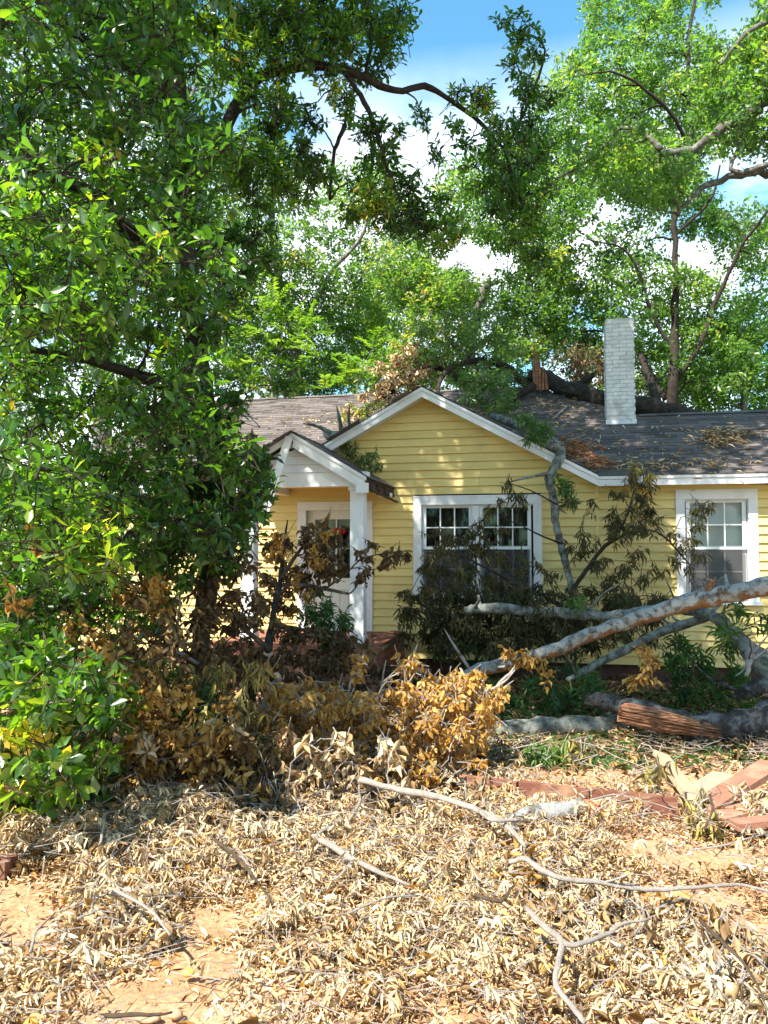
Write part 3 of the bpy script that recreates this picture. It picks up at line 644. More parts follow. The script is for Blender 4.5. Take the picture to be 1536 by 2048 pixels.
for y in np.arange(PF - .18, 0.3, 0.26):
    zz = PA[1] + 0.006 + R_.uniform(0, .005); y1 = y + .285
    b = MB(); b.add([(PA[0] - .14, y, zz - .084), (PA[0] - .14, y1, zz - .086), (PA[0], y, zz), (PA[0], y1, zz - .003), (PA[0] + .14, y, zz - .084), (PA[0] + .14, y1, zz - .086)], [(0, 2, 3, 1), (2, 4, 5, 3)], tint=R_.random())
    b.build('ridge_cap', M['shingle'], house, local=True)
# brick porch floor
pf = boxpart('porch_floor', M['mortar'], -2.44, -0.27, -1.84, -0.03, -0.2, 0.56)
for k in range(8):
    z0 = 0.02 + k * 0.0675
    for side in (0, 1):
        u = -0.11 if k % 2 else 0.0
        L = 1.75 if side == 0 else 2.1
        while u < L:
            a = max(u, 0) ; e = min(u + .205, L); u += .215
            if e - a < .03: continue
            if side == 0: boxpart('brick', M['redbrick'], -0.275, -0.257, -1.83 + a, -1.83 + e, z0, z0 + .058, pf, R_.random())
            else: boxpart('brick', M['redbrick'], -0.27 - e, -0.27 - a, -1.857, -1.835, z0, z0 + .058, pf, R_.random())
x = -2.45
while x < -0.3:
    boxpart('brick', M['redbrick'], x, x + .098, -1.865, -1.66, 0.562, 0.602, pf, R_.random()); x += .106
y = -1.65
while y < -0.1:
    boxpart('brick', M['redbrick'], -0.46, -0.252, y, y + .098, 0.562, 0.602, pf, R_.random()); y += .106
boxpart('slab', M['redbrick'], -2.44, -0.465, -1.655, -0.04, 0.5605, 0.583, pf, 0.6)

# ---- chimney
CX0, CX1, CY0 = 2.668, 3.112, 1.87; CY1 = CY0 + 0.46; CZ0, CZ1 = 3.45, 5.48
ch = boxpart('chimney', M['mortar'], CX0 + .007, CX1 - .007, CY0 + .007, CY1 - .007, CZ0, CZ1 - .01)
k = 0; zz = CZ0 + .06
while zz + .06 < CZ1:
    h = 0.0645
    def run(L, off):
        u = -off; out = []
        while u < L - .001:
            a = max(u, 0); e = min(u + .205, L); u += .215
            if e - a > .025: out.append((a, e))
        return out
    off = 0.11 if k % 2 else 0.0
    W = CX1 - CX0; D = CY1 - CY0
    def br(x0, x1, y0, y1):
        j = R_.uniform(-.0025, .0025); b = MB(); b.box(x0, x1, y0 + j, y1 + j, zz + R_.uniform(0, .002), zz + h - .007, R_.random()); b.build('brick', M['brickpaint'], ch, local=True)
    for a, e in run(W, off): br(CX0 + a, CX0 + e, CY0, CY0 + .09)
    for a, e in run(D - .18, .11 - off): br(CX0 + .001, CX0 + .1, CY0 + .092 + a, CY0 + .092 + e); br(CX1 - .1, CX1 - .001, CY0 + .092 + a, CY0 + .092 + e)
    for a, e in run(W, .11 - off): br(CX0 + a, CX0 + e, CY1 - .088, CY1 + .001)
    zz += h; k += 1
boxpart('crown', M['mortar'], CX0 + .02, CX1 - .02, CY0 + .02, CY1 - .02, zz + .001, zz + .02, ch)
b = MB()
b.box(CX0 - .014, CX0 + .06, CY0 - .012, CY0 + .1, 3.6, 3.83); b.box(CX1 - .06, CX1 + .014, CY0 - .012, CY0 + .1, 3.6, 3.83); b.box(CX0 + .061, CX1 - .061, CY0 - .01, CY0 + .08, 3.6, 3.79)
b.build('flashing', M['flashing'], ch, local=True)

# broken white trim board hanging from the porch peak
tb = thing('trim_board', 'broken white trim board dangling slantwise from the porch peak', 'board', HW(-1.45, PF - .2, 3.12), -TH)
b = MB(); d = np.array([-0.31, -0.06, -1.02]); p0 = np.array([0.02, -.0, 0.06]); w = np.array([0.047, 0, -0.014]); tk = np.array([0, 0.024, 0])
p1 = p0 + d
b.hexa([p0 - w, p0 + w, p0 + w + tk, p0 - w + tk, p1 - w * 1.0 + np.array([0, 0, .03]), p1 + w, p1 + w + tk, p1 - w + tk + np.array([0, 0, .03])][::1])
b.build('board', M['white'], tb, local=True)
# ------------------------------------------------------------------ leaves, twigs, clumps
def unit(v): return v / (np.linalg.norm(v, axis=-1, keepdims=True) + 1e-9)
def rdir(n): return unit(rng.normal(size=(n, 3)))
# leaf templates: base at the origin, length 1 along y, width 1 across x
def _tmpl(ws, curve, fold, tw=0.0):
    """ws: list of (y, half width); curve lifts or drops z along the length; fold raises the edges"""
    V = [(0, 0, 0)]; Q = []; T = []
    for (y, w) in ws:
        z = curve * y * y; a = tw * y
        for sx in (-1, 0, 1):
            zz = z + (fold * w if sx else 0); V.append((sx * w * math.cos(a), y * (1 - 0.18 * abs(curve) * y), zz + sx * w * math.sin(a)))
    n = len(ws)
    T += [(0, 2, 1), (0, 3, 2)]
    for i in range(n - 1):
        a = 1 + 3 * i; b = a + 3
        Q += [(a, a + 1, b + 1, b), (a + 1, a + 2, b + 2, b + 1)]
    V.append((0, 1 - 0.18 * abs(curve), curve)); t = len(V) - 1; a = 1 + 3 * (n - 1)
    T += [(a, a + 1, t), (a + 1, a + 2, t)]
    return np.array(V, float), np.array(Q, int).reshape(-1, 4), np.array(T, int)
TPL = {
    'ob': [_tmpl([(.35, .30), (.68, .5)], c, f) for c, f in ((-.18, .25), (.05, .18), (-.35, .3))],          # obovate broad leaf
    'ell': [_tmpl([(.25, .36), (.6, .46)], c, f) for c, f in ((-.25, .3), (.12, .2))],                        # elliptic
    'dia': [(np.array([(0, 0, 0), (-.5, .5, .12), (0, 1, -.12), (.5, .5, .12)]), np.zeros((0, 4), int), np.array([(0, 2, 1), (0, 3, 2)]))],
    'lance': [_tmpl([(.3, .42), (.65, .36)], c, f, t) for c, f, t in ((-.3, .5, .2), (-.55, .6, -.3), (-.1, .5, .1))],
    'curl': [_tmpl([(.3, .45), (.68, .4)], c, f, t) for c, f, t in ((.45, .9, .6), (-.5, 1.1, -.5), (.2, 1.3, .9), (-.3, .7, .2))],
    'curl4': [_tmpl([(.48, .5)], c, f) for c, f in ((.5, 1.0), (-.5, 1.2), (.2, 1.4), (-.3, .8))],
    'dry': [_tmpl([(.3, .4), (.66, .5)], c, f, t) for c, f, t in ((-.45, .7, .5), (.4, .8, -.6), (-.6, 1.0, .3))],
}
def frames(d, n):
    y = unit(d); z = unit(n - y * np.sum(n * y, -1, keepdims=True)); x = np.cross(y, z); return x, y, z
class Leaves:
    def __init__(s): s.p = []; s.d = []; s.n = []; s.l = []; s.w = []; s.t = []
    def add(s, p, d, n, l, w, t):
        k = len(p); f = lambda v: np.full(k, v) if np.isscalar(v) else np.asarray(v)
        s.p.append(p); s.d.append(d); s.n.append(n); s.l.append(f(l)); s.w.append(f(w)); s.t.append(np.clip(f(t), 0, 1))
    def build(s, name, m, tpl, root, n_ind=0, ind_name='leaf', px_min=9.0):
        """joins the leaves into one stuff part; the n_ind largest in view become leaf objects that share meshes"""
        if not s.p: return
        p = np.concatenate(s.p); d = unit(np.concatenate(s.d)); n = np.concatenate(s.n); l = np.concatenate(s.l); w = np.concatenate(s.w); t = np.concatenate(s.t)
        x, y, z = frames(d, n); B = base_of(root); K = len(p)
        ind = np.zeros(K, bool)
        if n_ind:
            c = p + y * l[:, None] * .5; px, py, dp = proj(c)
            size = l / dp * F * (0.35 + 0.65 * np.sqrt(np.clip(1 - np.sum(y * unit(c - CAM), -1) ** 2, 0, 1)))
            ok = (px > 4) & (px < 1532) & (py > 4) & (py < 2044) & (size > px_min)
            cell = (np.clip(px, 0, 1535) // 14).astype(int) * 200 + (np.clip(py, 0, 2047) // 14).astype(int)
            o = np.argsort(dp); o = o[ok[o]]
            _, first = np.unique(cell[o], return_index=True); front = o[first]
            pick = front[np.argsort(-size[front])[:n_ind]]; ind[pick] = True
            meshes = {}
            for i in pick:
                key = (int(rng.integers(len(TPL[tpl]))), int(t[i] * 7.99))
                if key not in meshes:
                    Vt, Qt, Tt = TPL[tpl][key[0]]
                    me = bpy.data.meshes.new('leaf'); me.from_pydata(Vt.tolist(), [], Qt.tolist() + Tt.tolist())
                    me.polygons.foreach_set('use_smooth', np.ones(len(me.polygons), bool))
                    a = me.attributes.new('tint', 'FLOAT', 'POINT'); a.data.foreach_set('value', np.full(len(Vt), (key[1] + .5) / 8, np.float32))
                    me.materials.append(m); meshes[key] = me
                ob = bpy.data.objects.new(ind_name, meshes[key]); COL.objects.link(ob); ob.parent = root
                mm = Matrix.Identity(4); q = p[i] - B
                for r in range(3):
                    mm[r][0] = x[i, r] * w[i]; mm[r][1] = y[i, r] * l[i]; mm[r][2] = z[i, r] * l[i] * .6; mm[r][3] = q[r]
                ob.matrix_local = mm
        keep = np.where(~ind)[0]
        Vs, Qs, Ts, ts, n0 = [], [], [], [], 0
        var = rng.integers(len(TPL[tpl]), size=len(keep))
        for k, (Vt, Qt, Tt) in enumerate(TPL[tpl]):
            ix = keep[var == k]
            if not len(ix): continue
            W = p[ix][:, None] + (Vt[:, 0][None, :, None] * w[ix][:, None, None]) * x[ix][:, None] + (Vt[:, 1][None, :, None] * l[ix][:, None, None]) * y[ix][:, None] \
                + (Vt[:, 2][None, :, None] * (l[ix] * .6 if tpl not in ('curl', 'curl4') else w[ix] * 1.6)[:, None, None]) * z[ix][:, None]
            m_ = len(Vt); o = n0 + np.arange(len(ix))[:, None, None] * m_
            Vs.append(W.reshape(-1, 3)); ts.append(np.repeat(t[ix], m_))
            if len(Qt): Qs.append((o + Qt[None]).reshape(-1, 4))
            Ts.append((o + Tt[None]).reshape(-1, 3)); n0 += len(ix) * m_
        return np_mesh(name, np.vstack(Vs), np.vstack(Qs) if Qs else None, np.vstack(Ts), m, root, np.concatenate(ts), True, 'stuff')

def in_ball(n, shell=0.5):
    return rdir(n) * (rng.random(n) ** (shell))[:, None]
def twigs_in(c, rad, n, tl, up=0.3, out=0.8, rnd=0.6, shell=0.45):
    """twig starts and ends inside an ellipsoid"""
    u = in_ball(n, shell); e = c + u * np.asarray(rad)
    d = unit(u * out + np.array([0, 0, up]) + rng.normal(size=(n, 3)) * rnd)
    L = tl * (0.6 + 0.8 * rng.random(n))[:, None]
    return e - d * L, e, d
def whorl(L, s, e, d, k, ln, asp, tint, ts=0.12, t0=0.35, spread=0.9, droop=0.0, upn=0.6):
    """k leaves round each twig"""
    n = len(s)
    tt = t0 + (1 - t0) * (np.arange(k) + rng.random((n, k))) / k
    p = s[:, None] + (e - s)[:, None] * tt[..., None]
    ref = unit(np.cross(d, rng.normal(size=(n, 3)))); bi = np.cross(d, ref)
    a = np.arange(k) * 2.4 + rng.random((n, 1)) * 6.28 + rng.normal(size=(n, k)) * .3
    rad = np.cos(a)[..., None] * ref[:, None] + np.sin(a)[..., None] * bi[:, None]
    dd = unit(d[:, None] * (0.75 - .3 * rng.random((n, k, 1))) + rad * spread + np.array([0, 0, -droop]) * (0.6 + .8 * rng.random((n, k, 1))))
    nn = unit(np.array([0, 0, upn]) + d[:, None] * .5 + rng.normal(size=(n, k, 3)) * .45)
    l = ln * (0.5 + 0.8 * rng.random((n, k)) ** .8)
    tw = np.clip(np.reshape(tint, (-1, 1)) + rng.normal(size=(n, k)) * ts, 0, 1)
    L.add(p.reshape(-1, 3), dd.reshape(-1, 3), nn.reshape(-1, 3), l.ravel(), (l * asp * (0.85 + .3 * rng.random((n, k)))).ravel(), tw.ravel())

class Skeleton:
    """points of trunk and limbs, so that clumps can be tied to the nearest wood"""
    def __init__(s): s.pts = np.zeros((0, 3)); s.r = np.zeros(0)
    def add(s, pts, r):
        pts = np.asarray(pts); rr = np.interp(np.linspace(0, 1, len(pts)), np.linspace(0, 1, len(r)), r)
        s.pts = np.vstack([s.pts, pts]); s.r = np.concatenate([s.r, rr])
    def tie(s, mb, c, r0=0.02, r1=0.006, sides=4, sag=0.12, add=True):
        d = np.linalg.norm(s.pts - c, axis=1) + 0.7 * np.maximum(0, s.pts[:, 2] - c[2] + 0.2)
        i = int(np.argmin(d)); a = s.pts[i]; ln = np.linalg.norm(c - a)
        if ln < 0.05: return
        mid = (a + c) / 2 + np.array([0, 0, sag * ln]) + rng.normal(size=3) * ln * .10
        q = smooth_path([a, mid, c], 4, ln * .03)
        mb.tube(q, [min(r0, s.r[i] * .8), r1], sides, cap=False)
        if add: s.add(q[2:], [r0 * .6, r1])
# ------------------------------------------------------------------ standing trees
def wood(root, name, pts, r, m, sides=10, jit=0.06, sub=5, wob=0.0, sk=None, strip=None):
    q = smooth_path(pts, sub, wob); b = MB(); b.tube(q, r, sides, jit, strip=strip); o = b.build(name, M[m], root, True)
    if sk is not None: sk.add(q, r if not np.isscalar(r) else [r, r])
    return o
def inside(poly, x, y):
    c = False; j = len(poly) - 1
    for i in range(len(poly)):
        (xi, yi), (xj, yj) = poly[i], poly[j]
        if (yi > y) != (yj > y) and x < (xj - xi) * (y - yi) / (yj - yi) + xi: c = not c
        j = i
    return c
def scatter(poly, step, holes=()):
    xs = [p[0] for p in poly]; ys = [p[1] for p in poly]; out = []
    y = min(ys)
    while y < max(ys):
        x = min(xs)
        while x < max(xs):
            a = x + R_.uniform(-.5, .5) * step; b = y + R_.uniform(-.5, .5) * step
            if inside(poly, a, b) and not any(((a - h[0]) / h[2]) ** 2 + ((b - h[1]) / h[3]) ** 2 < 1 for h in holes): out.append((a, b))
            x += step
        y += step
    return out
# places where the photograph shows sky between the crowns
GAPS = [(915, 70, 75, 85), (1100, 60, 55, 60), (1440, 40, 60, 40), (835, 320, 38, 42), (800, 215, 50, 30), (925, 520, 42, 26), (1010, 530, 35, 22), (880, 240, 30, 30),
        (640, 200, 35, 25), (690, 320, 28, 24), (1105, 722, 26, 16), (1220, 420, 40, 26), (1180, 490, 30, 20), (660, 690, 22, 14), (1370, 505, 34, 26), (1460, 560, 30, 22), (1330, 470, 26, 40), (1430, 330, 22, 20), (1490, 330, 20, 16)]

def back_tree(name, label, cat, base, woods, polys, Y, step, rad, n_leaf, ln, m, tint, bark, dY=1.5, group=None, k=7, tpl='dia', asp=0.5, holes=GAPS, tl=0.35, wsh=0.7, rk=.8):
    base[2] = 0; root = thing(name, label, cat, base, group=group); sk = Skeleton()
    for i, (pts, r) in enumerate(woods):
        r = [v * rk for v in r]
        wood(root, 'trunk' if i == 0 else 'limb', [P(q[0], q[1], q[2] - wsh) if isinstance(q, tuple) else q for q in pts], r, bark, 9 if i == 0 else 7, .08, 5, max(r) * .25, sk)
    L = Leaves(); br = MB()
    holes = [(h[0], h[1], h[2] * 1.25, h[3] * 1.25) for h in holes]; step *= .67; n_leaf *= 1.4
    C = [P(a, b, Y + R_.uniform(-dY, dY)) for poly in polys for a, b in scatter(poly, step, holes)]
    C.sort(key=lambda c: float(np.min(np.linalg.norm(sk.pts - c, axis=1))))
    S_, E_ = [], []
    for c in C:
        sk.tie(br, c, 0.035, 0.010, 4, .1)
        r = np.array([rad, rad, rad * .62]) * R_.uniform(.75, 1.25); n = max(4, int(n_leaf / k * R_.uniform(.7, 1.3)))
        s, e, d = twigs_in(c, r, n, tl, .15, .7, .6)
        whorl(L, s, e, d, k, ln, asp, np.full(n, tint + R_.gauss(0, .13)), .13, .15, 1.0, .15, .9)
        j = rng.permutation(n)[:max(3, n // 3)]
        S_.append(np.repeat(c[None], len(j), 0)); E_.append(e[j])
    if C: br.sticks(np.vstack(S_), np.vstack(E_), np.full(sum(map(len, S_)), .007), np.full(sum(map(len, S_)), .003))
    br.build('branches', M[bark], root, kind='stuff')
    L.build('crown', M[m], tpl, root)
    return root

# big oak behind the right wing
back_tree('oak_tree', 'tall oak with several grey stems rising behind the chimney', 'tree', P(1345, 1000, 18),
    [([P(1345, 1010, 18), (1346, 800, 18), (1350, 690, 18), (1352, 560, 18), (1350, 430, 18), (1380, 300, 18), (1375, 120, 18), (1400, -80, 18)], [.30, .19, .13, .09, .06]),
     ([(1352, 760, 18), (1395, 700, 17.8), (1425, 620, 17.8), (1480, 500, 17.5), (1536, 420, 17)], [.14, .1, .05]),
     ([(1330, 800, 18.2), (1300, 740, 18.4), (1270, 690, 18.6), (1190, 660, 18.8), (1120, 690, 19)], [.11, .08, .04]),
     ([(1350, 700, 18), (1310, 640, 18), (1260, 510, 17.6), (1180, 480, 17.4)], [.10, .07, .03]),
     ([(1385, 320, 18), (1350, 240, 17.5), (1290, 180, 17.2), (1230, 145, 17), (1170, 150, 17)], [.09, .07, .03]),
     ([(1352, 470, 18), (1420, 400, 17.8), (1440, 330, 17.6)], [.07, .04])],
    [[(1085, 130), (1190, 60), (1180, -40), (1420, -60), (1460, 120), (1420, 260), (1440, 420), (1536, 420), (1540, 790), (1420, 800), (1290, 790), (1060, 700), (1040, 600), (1130, 470), (1060, 380), (1080, 250)], [(865, 340), (960, 290), (1080, 270), (1080, 470), (980, 500), (900, 460), (860, 400)]],
    18.3, 46, .62, 150, .12, 'leaf_oak', .54, 'bark_dark', 1.5, wsh=.9, rk=.5)
# limb and leaves of a tree standing beyond the right edge
back_tree('oak_tree', 'lichen covered oak reaching in from the right edge with a sawn limb stub', 'tree', P(1760, 1250, 13),
    [([P(1760, 1280, 13), (1740, 900, 13), (1700, 500, 13), (1680, 200, 13), (1700, -200, 13)], [.3, .25, .2, .15]),
     ([(1720, 420, 13), (1640, 350, 12.8), (1536, 345, 12.6), (1470, 350, 12.6), (1400, 378, 12.6), (1355, 430, 12.6)], [.17, .13, .10, .07, .05]),
     ([(1700, 480, 13), (1610, 330, 12.2), (1470, 345, 12.4), (1475, 300, 12.4)], [.08, .06, .05]),
     ([(1690, 250, 13), (1560, 200, 12.5), (1440, 260, 12.3), (1385, 300, 12.3), (1322, 308, 12.3)], [.14, .09, .085, .085]),
     ([(1322, 300, 12.3), (1290, 268, 12.4), (1240, 258, 12.4), (1190, 310, 12.4), (1110, 360, 12.4)], [.07, .05, .025]),
     ([(1690, 150, 13), (1600, 40, 12.5), (1500, 60, 12.3), (1440, 130, 12.3)], [.10, .06, .03])],
    [[(1410, 130), (1480, 50), (1560, 0), (1700, -80), (1700, 320), (1536, 300), (1440, 300), (1400, 230)], [(1130, 330), (1260, 240), (1380, 330), (1330, 420), (1180, 420)]],
    12.6, 42, .42, 110, .105, 'leaf_oak', .60, 'bark_grey', 1.0, wsh=.35, rk=.72)
# trees behind the middle of the house
back_tree('oak_tree', 'rounded oak crown standing behind the gable peak', 'tree', P(960, 1000, 19),
    [([P(960, 1020, 19), (955, 820, 19), (940, 700, 19), (960, 600, 19), (980, 560, 19)], [.22, .15, .08]),
     ([(950, 740, 19), (900, 680, 18.6), (860, 640, 18.4)], [.09, .04]), ([(945, 700, 19), (1020, 640, 18.6), (1070, 590, 18.4)], [.09, .04])],
    [[(820, 600), (870, 560), (960, 560), (1060, 520), (1110, 480), (1130, 640), (1100, 720), (1040, 790), (820, 790), (800, 700)], [(770, 450), (860, 490), (900, 545), (960, 560), (900, 600), (790, 600), (760, 540)], [(960, 470), (1120, 450), (1130, 540), (1040, 560), (985, 530)]],
    18.6, 44, .62, 160, .115, 'leaf_oak', .64, 'bark_grey', 1.4)
back_tree('oak_tree', 'tall loose oak with pale stems behind the left roof', 'tree', P(600, 1000, 21),
    [([P(600, 1030, 21), (585, 800, 21), (590, 690, 21), (560, 560, 21), (545, 450, 21), (540, 320, 21), (560, 200, 21)], [.26, .18, .12, .06]),
     ([(590, 700, 21), (650, 560, 20.6), (720, 480, 20.4), (740, 400, 20.4)], [.11, .07, .03]),
     ([(668, 620, 20.5), (700, 590, 20.3), (735, 540, 20.2), (770, 500, 20.2)], [.06, .05, .03]),
     ([(560, 570, 21), (480, 480, 20.6), (430, 420, 20.6)], [.09, .05, .03])],
    [[(420, 330), (520, 230), (600, 300), (700, 330), (800, 340), (850, 400), (830, 520), (790, 620), (800, 790), (420, 800), (420, 560)], [(430, 560), (800, 540), (800, 790), (430, 790)]],
    20.8, 50, .72, 140, .12, 'leaf_oak', .58, 'bark_grey', 1.8)
back_tree('oak_tree', 'dark dense tree low behind the left roof ridge', 'tree', P(760, 1000, 25),
    [([P(760, 1030, 25), (755, 820, 25), (750, 700, 25), (770, 620, 25)], [.2, .12, .06])],
    [[(640, 640), (700, 590), (790, 580), (840, 650), (850, 760), (640, 780)]], 25, 46, .8, 170, .13, 'leaf_oak', .18, 'bark_dark', 1.4)
back_tree('pine_tree', 'dark pine top showing above the oak behind the gable', 'tree', P(865, 1000, 30),
    [([P(865, 1050, 30), (866, 800, 30), (868, 540, 30)], [.24, .16, .03])],
    [[(800, 620), (830, 545), (880, 530), (960, 560), (950, 620)]], 30, 30, .6, 260, .24, 'leaf_pine', .5, 'bark_dark', .8, k=12, asp=.09, holes=())
# bright sapling beyond the left roof
def sapling(label, base, tips, Y, m='leaf_bright'):
    base[2] = 0; root = thing('sapling', label, 'tree', base); L = Leaves(); b = MB(); tr = MB()
    top = np.mean([P(x, y, Y) for x, y, _ in tips], 0); q = smooth_path([base, (base + top) / 2 + np.array([.2, 0, 0]), top - np.array([0, 0, .8])], 5)
    tr.tube(q, [.06, .03], 7); sk = Skeleton(); sk.add(q, [.05, .03])
    for x, y, ln in tips:
        c = P(x, y, Y + R_.uniform(-.6, .6)); sk.tie(b, c, .02, .006)
        for j in range(R_.randint(4, 7)):                        # feathery fronds
            d = unit(np.array([R_.gauss(0, .8), R_.gauss(0, .6), R_.uniform(.1, 1.2)])); Lf = ln * R_.uniform(.6, 1.1)
            q = smooth_path([c, c + d * Lf * .5 + np.array([0, 0, .05]), c + d * Lf + np.array([0, 0, -.12 * Lf])], 6)
            b.tube(q, [.006, .003], 3, cap=False)
            n = 26; tt = np.linspace(.1, 1, n); pp = np.stack([np.interp(tt, np.linspace(0, 1, len(q)), q[:, a]) for a in range(3)], 1)
            sd = unit(np.cross(d, [0, 0, 1.0])) ; sgn = np.where(np.arange(n) % 2, 1, -1)[:, None]
            dd = unit(sd * sgn + d * .5 + rng.normal(size=(n, 3)) * .15)
            L.add(pp, dd, np.array([0, 0, 1.0]) + rng.normal(size=(n, 3)) * .3, .15 * (0.7 + .5 * rng.random(n)), .055, R_.uniform(.4, .8) + rng.normal(size=n) * .12)
    tr.build('trunk', M['bark_grey'], root, True); b.build('branches', M['bark_grey'], root, kind='stuff'); L.build('crown', M[m], 'dia', root)
sapling('bright feathery sapling beyond the left roof, nearer the porch', P(560, 1000, 17), [(480, 640, .8), (500, 600, .8), (520, 660, .9), (545, 620, .8), (570, 650, .8), (590, 690, .9), (610, 660, .7), (560, 700, .9), (510, 720, .9), (480, 690, .8), (640, 720, .8), (600, 740, .8), (545, 760, .8), (500, 770, .7), (460, 740, .7)], 17)
sapling('bright feathery sapling beyond the roof beside the brown wilted branch', P(735, 1000, 16), [(720, 730, .8), (745, 700, .7), (700, 760, .8), (680, 770, .7), (650, 780, .7), (735, 760, .8)], 16)
# low trees along the far side
back_tree('understory_tree', 'low bushy tree behind the right wing roof by the right edge', 'tree', P(1490, 1000, 20),
    [([P(1490, 1030, 20), (1488, 820, 20), (1500, 700, 20)], [.14, .06])],
    [[(1380, 720), (1420, 640), (1540, 600), (1600, 640), (1600, 850), (1380, 840)]], 20, 46, .7, 170, .12, 'leaf_bright', .3, 'bark_grey', 1.2)
back_tree('understory_tree', 'dark low tree beyond the ridge behind the chimney', 'tree', P(1230, 1000, 23),
    [([P(1230, 1030, 23), (1230, 820, 23), (1220, 740, 23)], [.14, .06])],
    [[(1080, 700), (1150, 650), (1400, 700), (1420, 840), (1090, 800)]], 23, 48, .8, 150, .12, 'leaf_oak', .3, 'bark_grey', 1.2)
back_tree('oak_tree', 'broad oak far behind the left side of the broad leaved tree', 'tree', P(200, 1000, 19),
    [([P(200, 1030, 19), (210, 700, 19), (230, 450, 19), (220, 200, 19), (260, 0, 19)], [.28, .18, .08]), ([(220, 500, 19), (100, 350, 18.5), (0, 250, 18.5)], [.12, .05]), ([(225, 420, 19), (330, 300, 18.5), (400, 150, 18.5)], [.11, .04])],
    [[(-120, 100), (60, 20), (200, -40), (420, 20), (480, 160), (460, 340), (420, 820), (-120, 860)]], 19, 62, .8, 120, .12, 'leaf_oak', .5, 'bark_grey', 1.8)
# distant wood closing the view under the crowns
root = thing('wood', 'distant strip of woodland seen low between the trunks', 'woodland', (0, 42, 0))
root['kind'] = 'stuff'; L = Leaves(); tr = MB()
for k in range(46):
    x = -34 + k * 1.5 + R_.uniform(-.6, .6); y = 42 + R_.uniform(-3, 3); h = R_.uniform(6.0, 9.5) if x > 18 or x < -10 else R_.uniform(5.0, 8.0)
    tr.tube([(x, y, -.3), (x + .2, y, h * .6), (x, y, h)], [.2, .05], 5)
    for j in range(5):
        s, e, d = twigs_in(np.array([x + R_.uniform(-.9, .9), y + R_.uniform(-1, 1), h * R_.uniform(.25, 1.0)]), (1.5, 1.3, 1.2), 26, .5)
        whorl(L, s, e, d, 7, .24, .6, np.full(26, R_.uniform(.1, .5)), .15, .1, 1.0, .1, .9)
tr.build('trunks', M['bark_grey'], root, kind='stuff'); L.build('foliage', M['leaf_oak'], 'dia', root)

# unseen trees added behind the viewer to darken what the panes mirror
root = thing('wood', 'unseen wood added behind the viewer to darken the reflections in the window panes', 'woodland', (0, -20, 0)); root['kind'] = 'stuff'; L = Leaves(); tr = MB()
for k in range(22):
    x = -26 + k * 2.5 + R_.uniform(-.8, .8); y = -20 + R_.uniform(-3, 3); h = R_.uniform(8, 12); tr.tube([(x, y, -.3), (x + .2, y, h * .6), (x, y, h)], [.25, .06], 5)
    for j in range(9):
        s, e, d = twigs_in(np.array([x + R_.uniform(-1.5, 1.5), y + R_.uniform(-1.2, 1.2), h * R_.uniform(.15, 1.0)]), (1.7, 1.4, 1.3), 22, .5)
        whorl(L, s, e, d, 7, .28, .6, np.full(22, R_.uniform(.2, .6)), .15, .1, 1.0, .1, .9)
tr.build('trunks', M['bark_grey'], root, kind='stuff'); L.build('foliage', M['leaf_oak'], 'dia', root)

# ------------------------------------------------------------------ the broad leaved tree in the left foreground
BT = P(395, 1490, 7.0); BT[2] = 0
big = thing('broadleaf_tree', 'large dark glossy leaved tree filling the left side in front of the house', 'tree', BT)
sk = Skeleton()
wood(big, 'trunk', [BT + np.array([0, 0, -.15]), P(400, 1300, 7.0), P(420, 1130, 7.0), P(430, 950, 7.0), P(405, 800, 7.0), P(380, 600, 7.0), P(360, 400, 7.0), P(352, 200, 7.0), P(345, 30, 7.0), P(335, -300, 7.1), P(310, -800, 7.2)], [.10, .085, .08, .10, .11, .11, .10, .09, .08, .07, .04], 'bark_dark', 12, .08, 5, .012, sk)
LIMBS = [([(360, 420, 7.0), (420, 330, 7.0), (470, 215, 7.1), (520, 155, 7.2), (600, 132, 7.4), (680, 138, 7.6), (730, 155, 7.8), (790, 182, 8.0), (850, 172, 8.2), (900, 200, 8.3), (960, 245, 8.4), (1010, 300, 8.5), (1070, 340, 8.5)], [.065, .058, .05, .04, .032, .022, .012]),
         ([(685, 140, 7.6), (720, 190, 7.6), (750, 250, 7.6), (770, 320, 7.7), (800, 400, 7.8), (830, 440, 7.8)], [.026, .02, .010]),
         ([(690, 250, 7.9), (670, 300, 7.9), (662, 360, 7.9), (660, 400, 7.9)], [.025, .015]),
         ([(1010, 300, 8.5), (1050, 220, 8.5), (1090, 100, 8.6), (1040, 60, 8.6)], [.02, .012]),
         ([(1010, 300, 8.5), (1040, 400, 8.4), (1060, 470, 8.4)], [.02, .01]),
         ([(380, 620, 7.0), (300, 520, 6.4), (200, 400, 5.6), (100, 360, 5.0)], [.07, .05, .025]),
         ([(405, 800, 7.0), (300, 760, 6.2), (180, 720, 5.6), (60, 700, 5.2)], [.07, .04, .02]),
         ([(430, 960, 7.0), (330, 1000, 6.4), (250, 1080, 5.8), (150, 1090, 5.4)], [.06, .04, .02]),
         ([(352, 200, 7.0), (250, 130, 6.6), (140, 60, 6.2), (40, -40, 6.0)], [.06, .045, .03]),
         ([(430, 960, 7.0), (300, 1010, 7.6), (280, 1060, 7.8)], [.045, .03]),
         ([(345, 30, 7.0), (450, -150, 7.6), (620, -350, 8.4), (800, -500, 9.0)], [.07, .05, .02]),
         ([(345, 30, 7.0), (300, -200, 7.8), (250, -420, 8.8), (300, -600, 9.6)], [.06, .05, .02]),
         ([(335, -300, 7.1), (150, -500, 7.6), (0, -650, 8.0)], [.06, .02]),
         ([(310, -700, 7.2), (500, -1100, 5.9), (700, -1900, 4.4)], [.05, .04, .02]),
         ([(420, 1130, 7.0), (455, 1080, 6.9), (470, 1030, 6.8)], [.05, .035])]
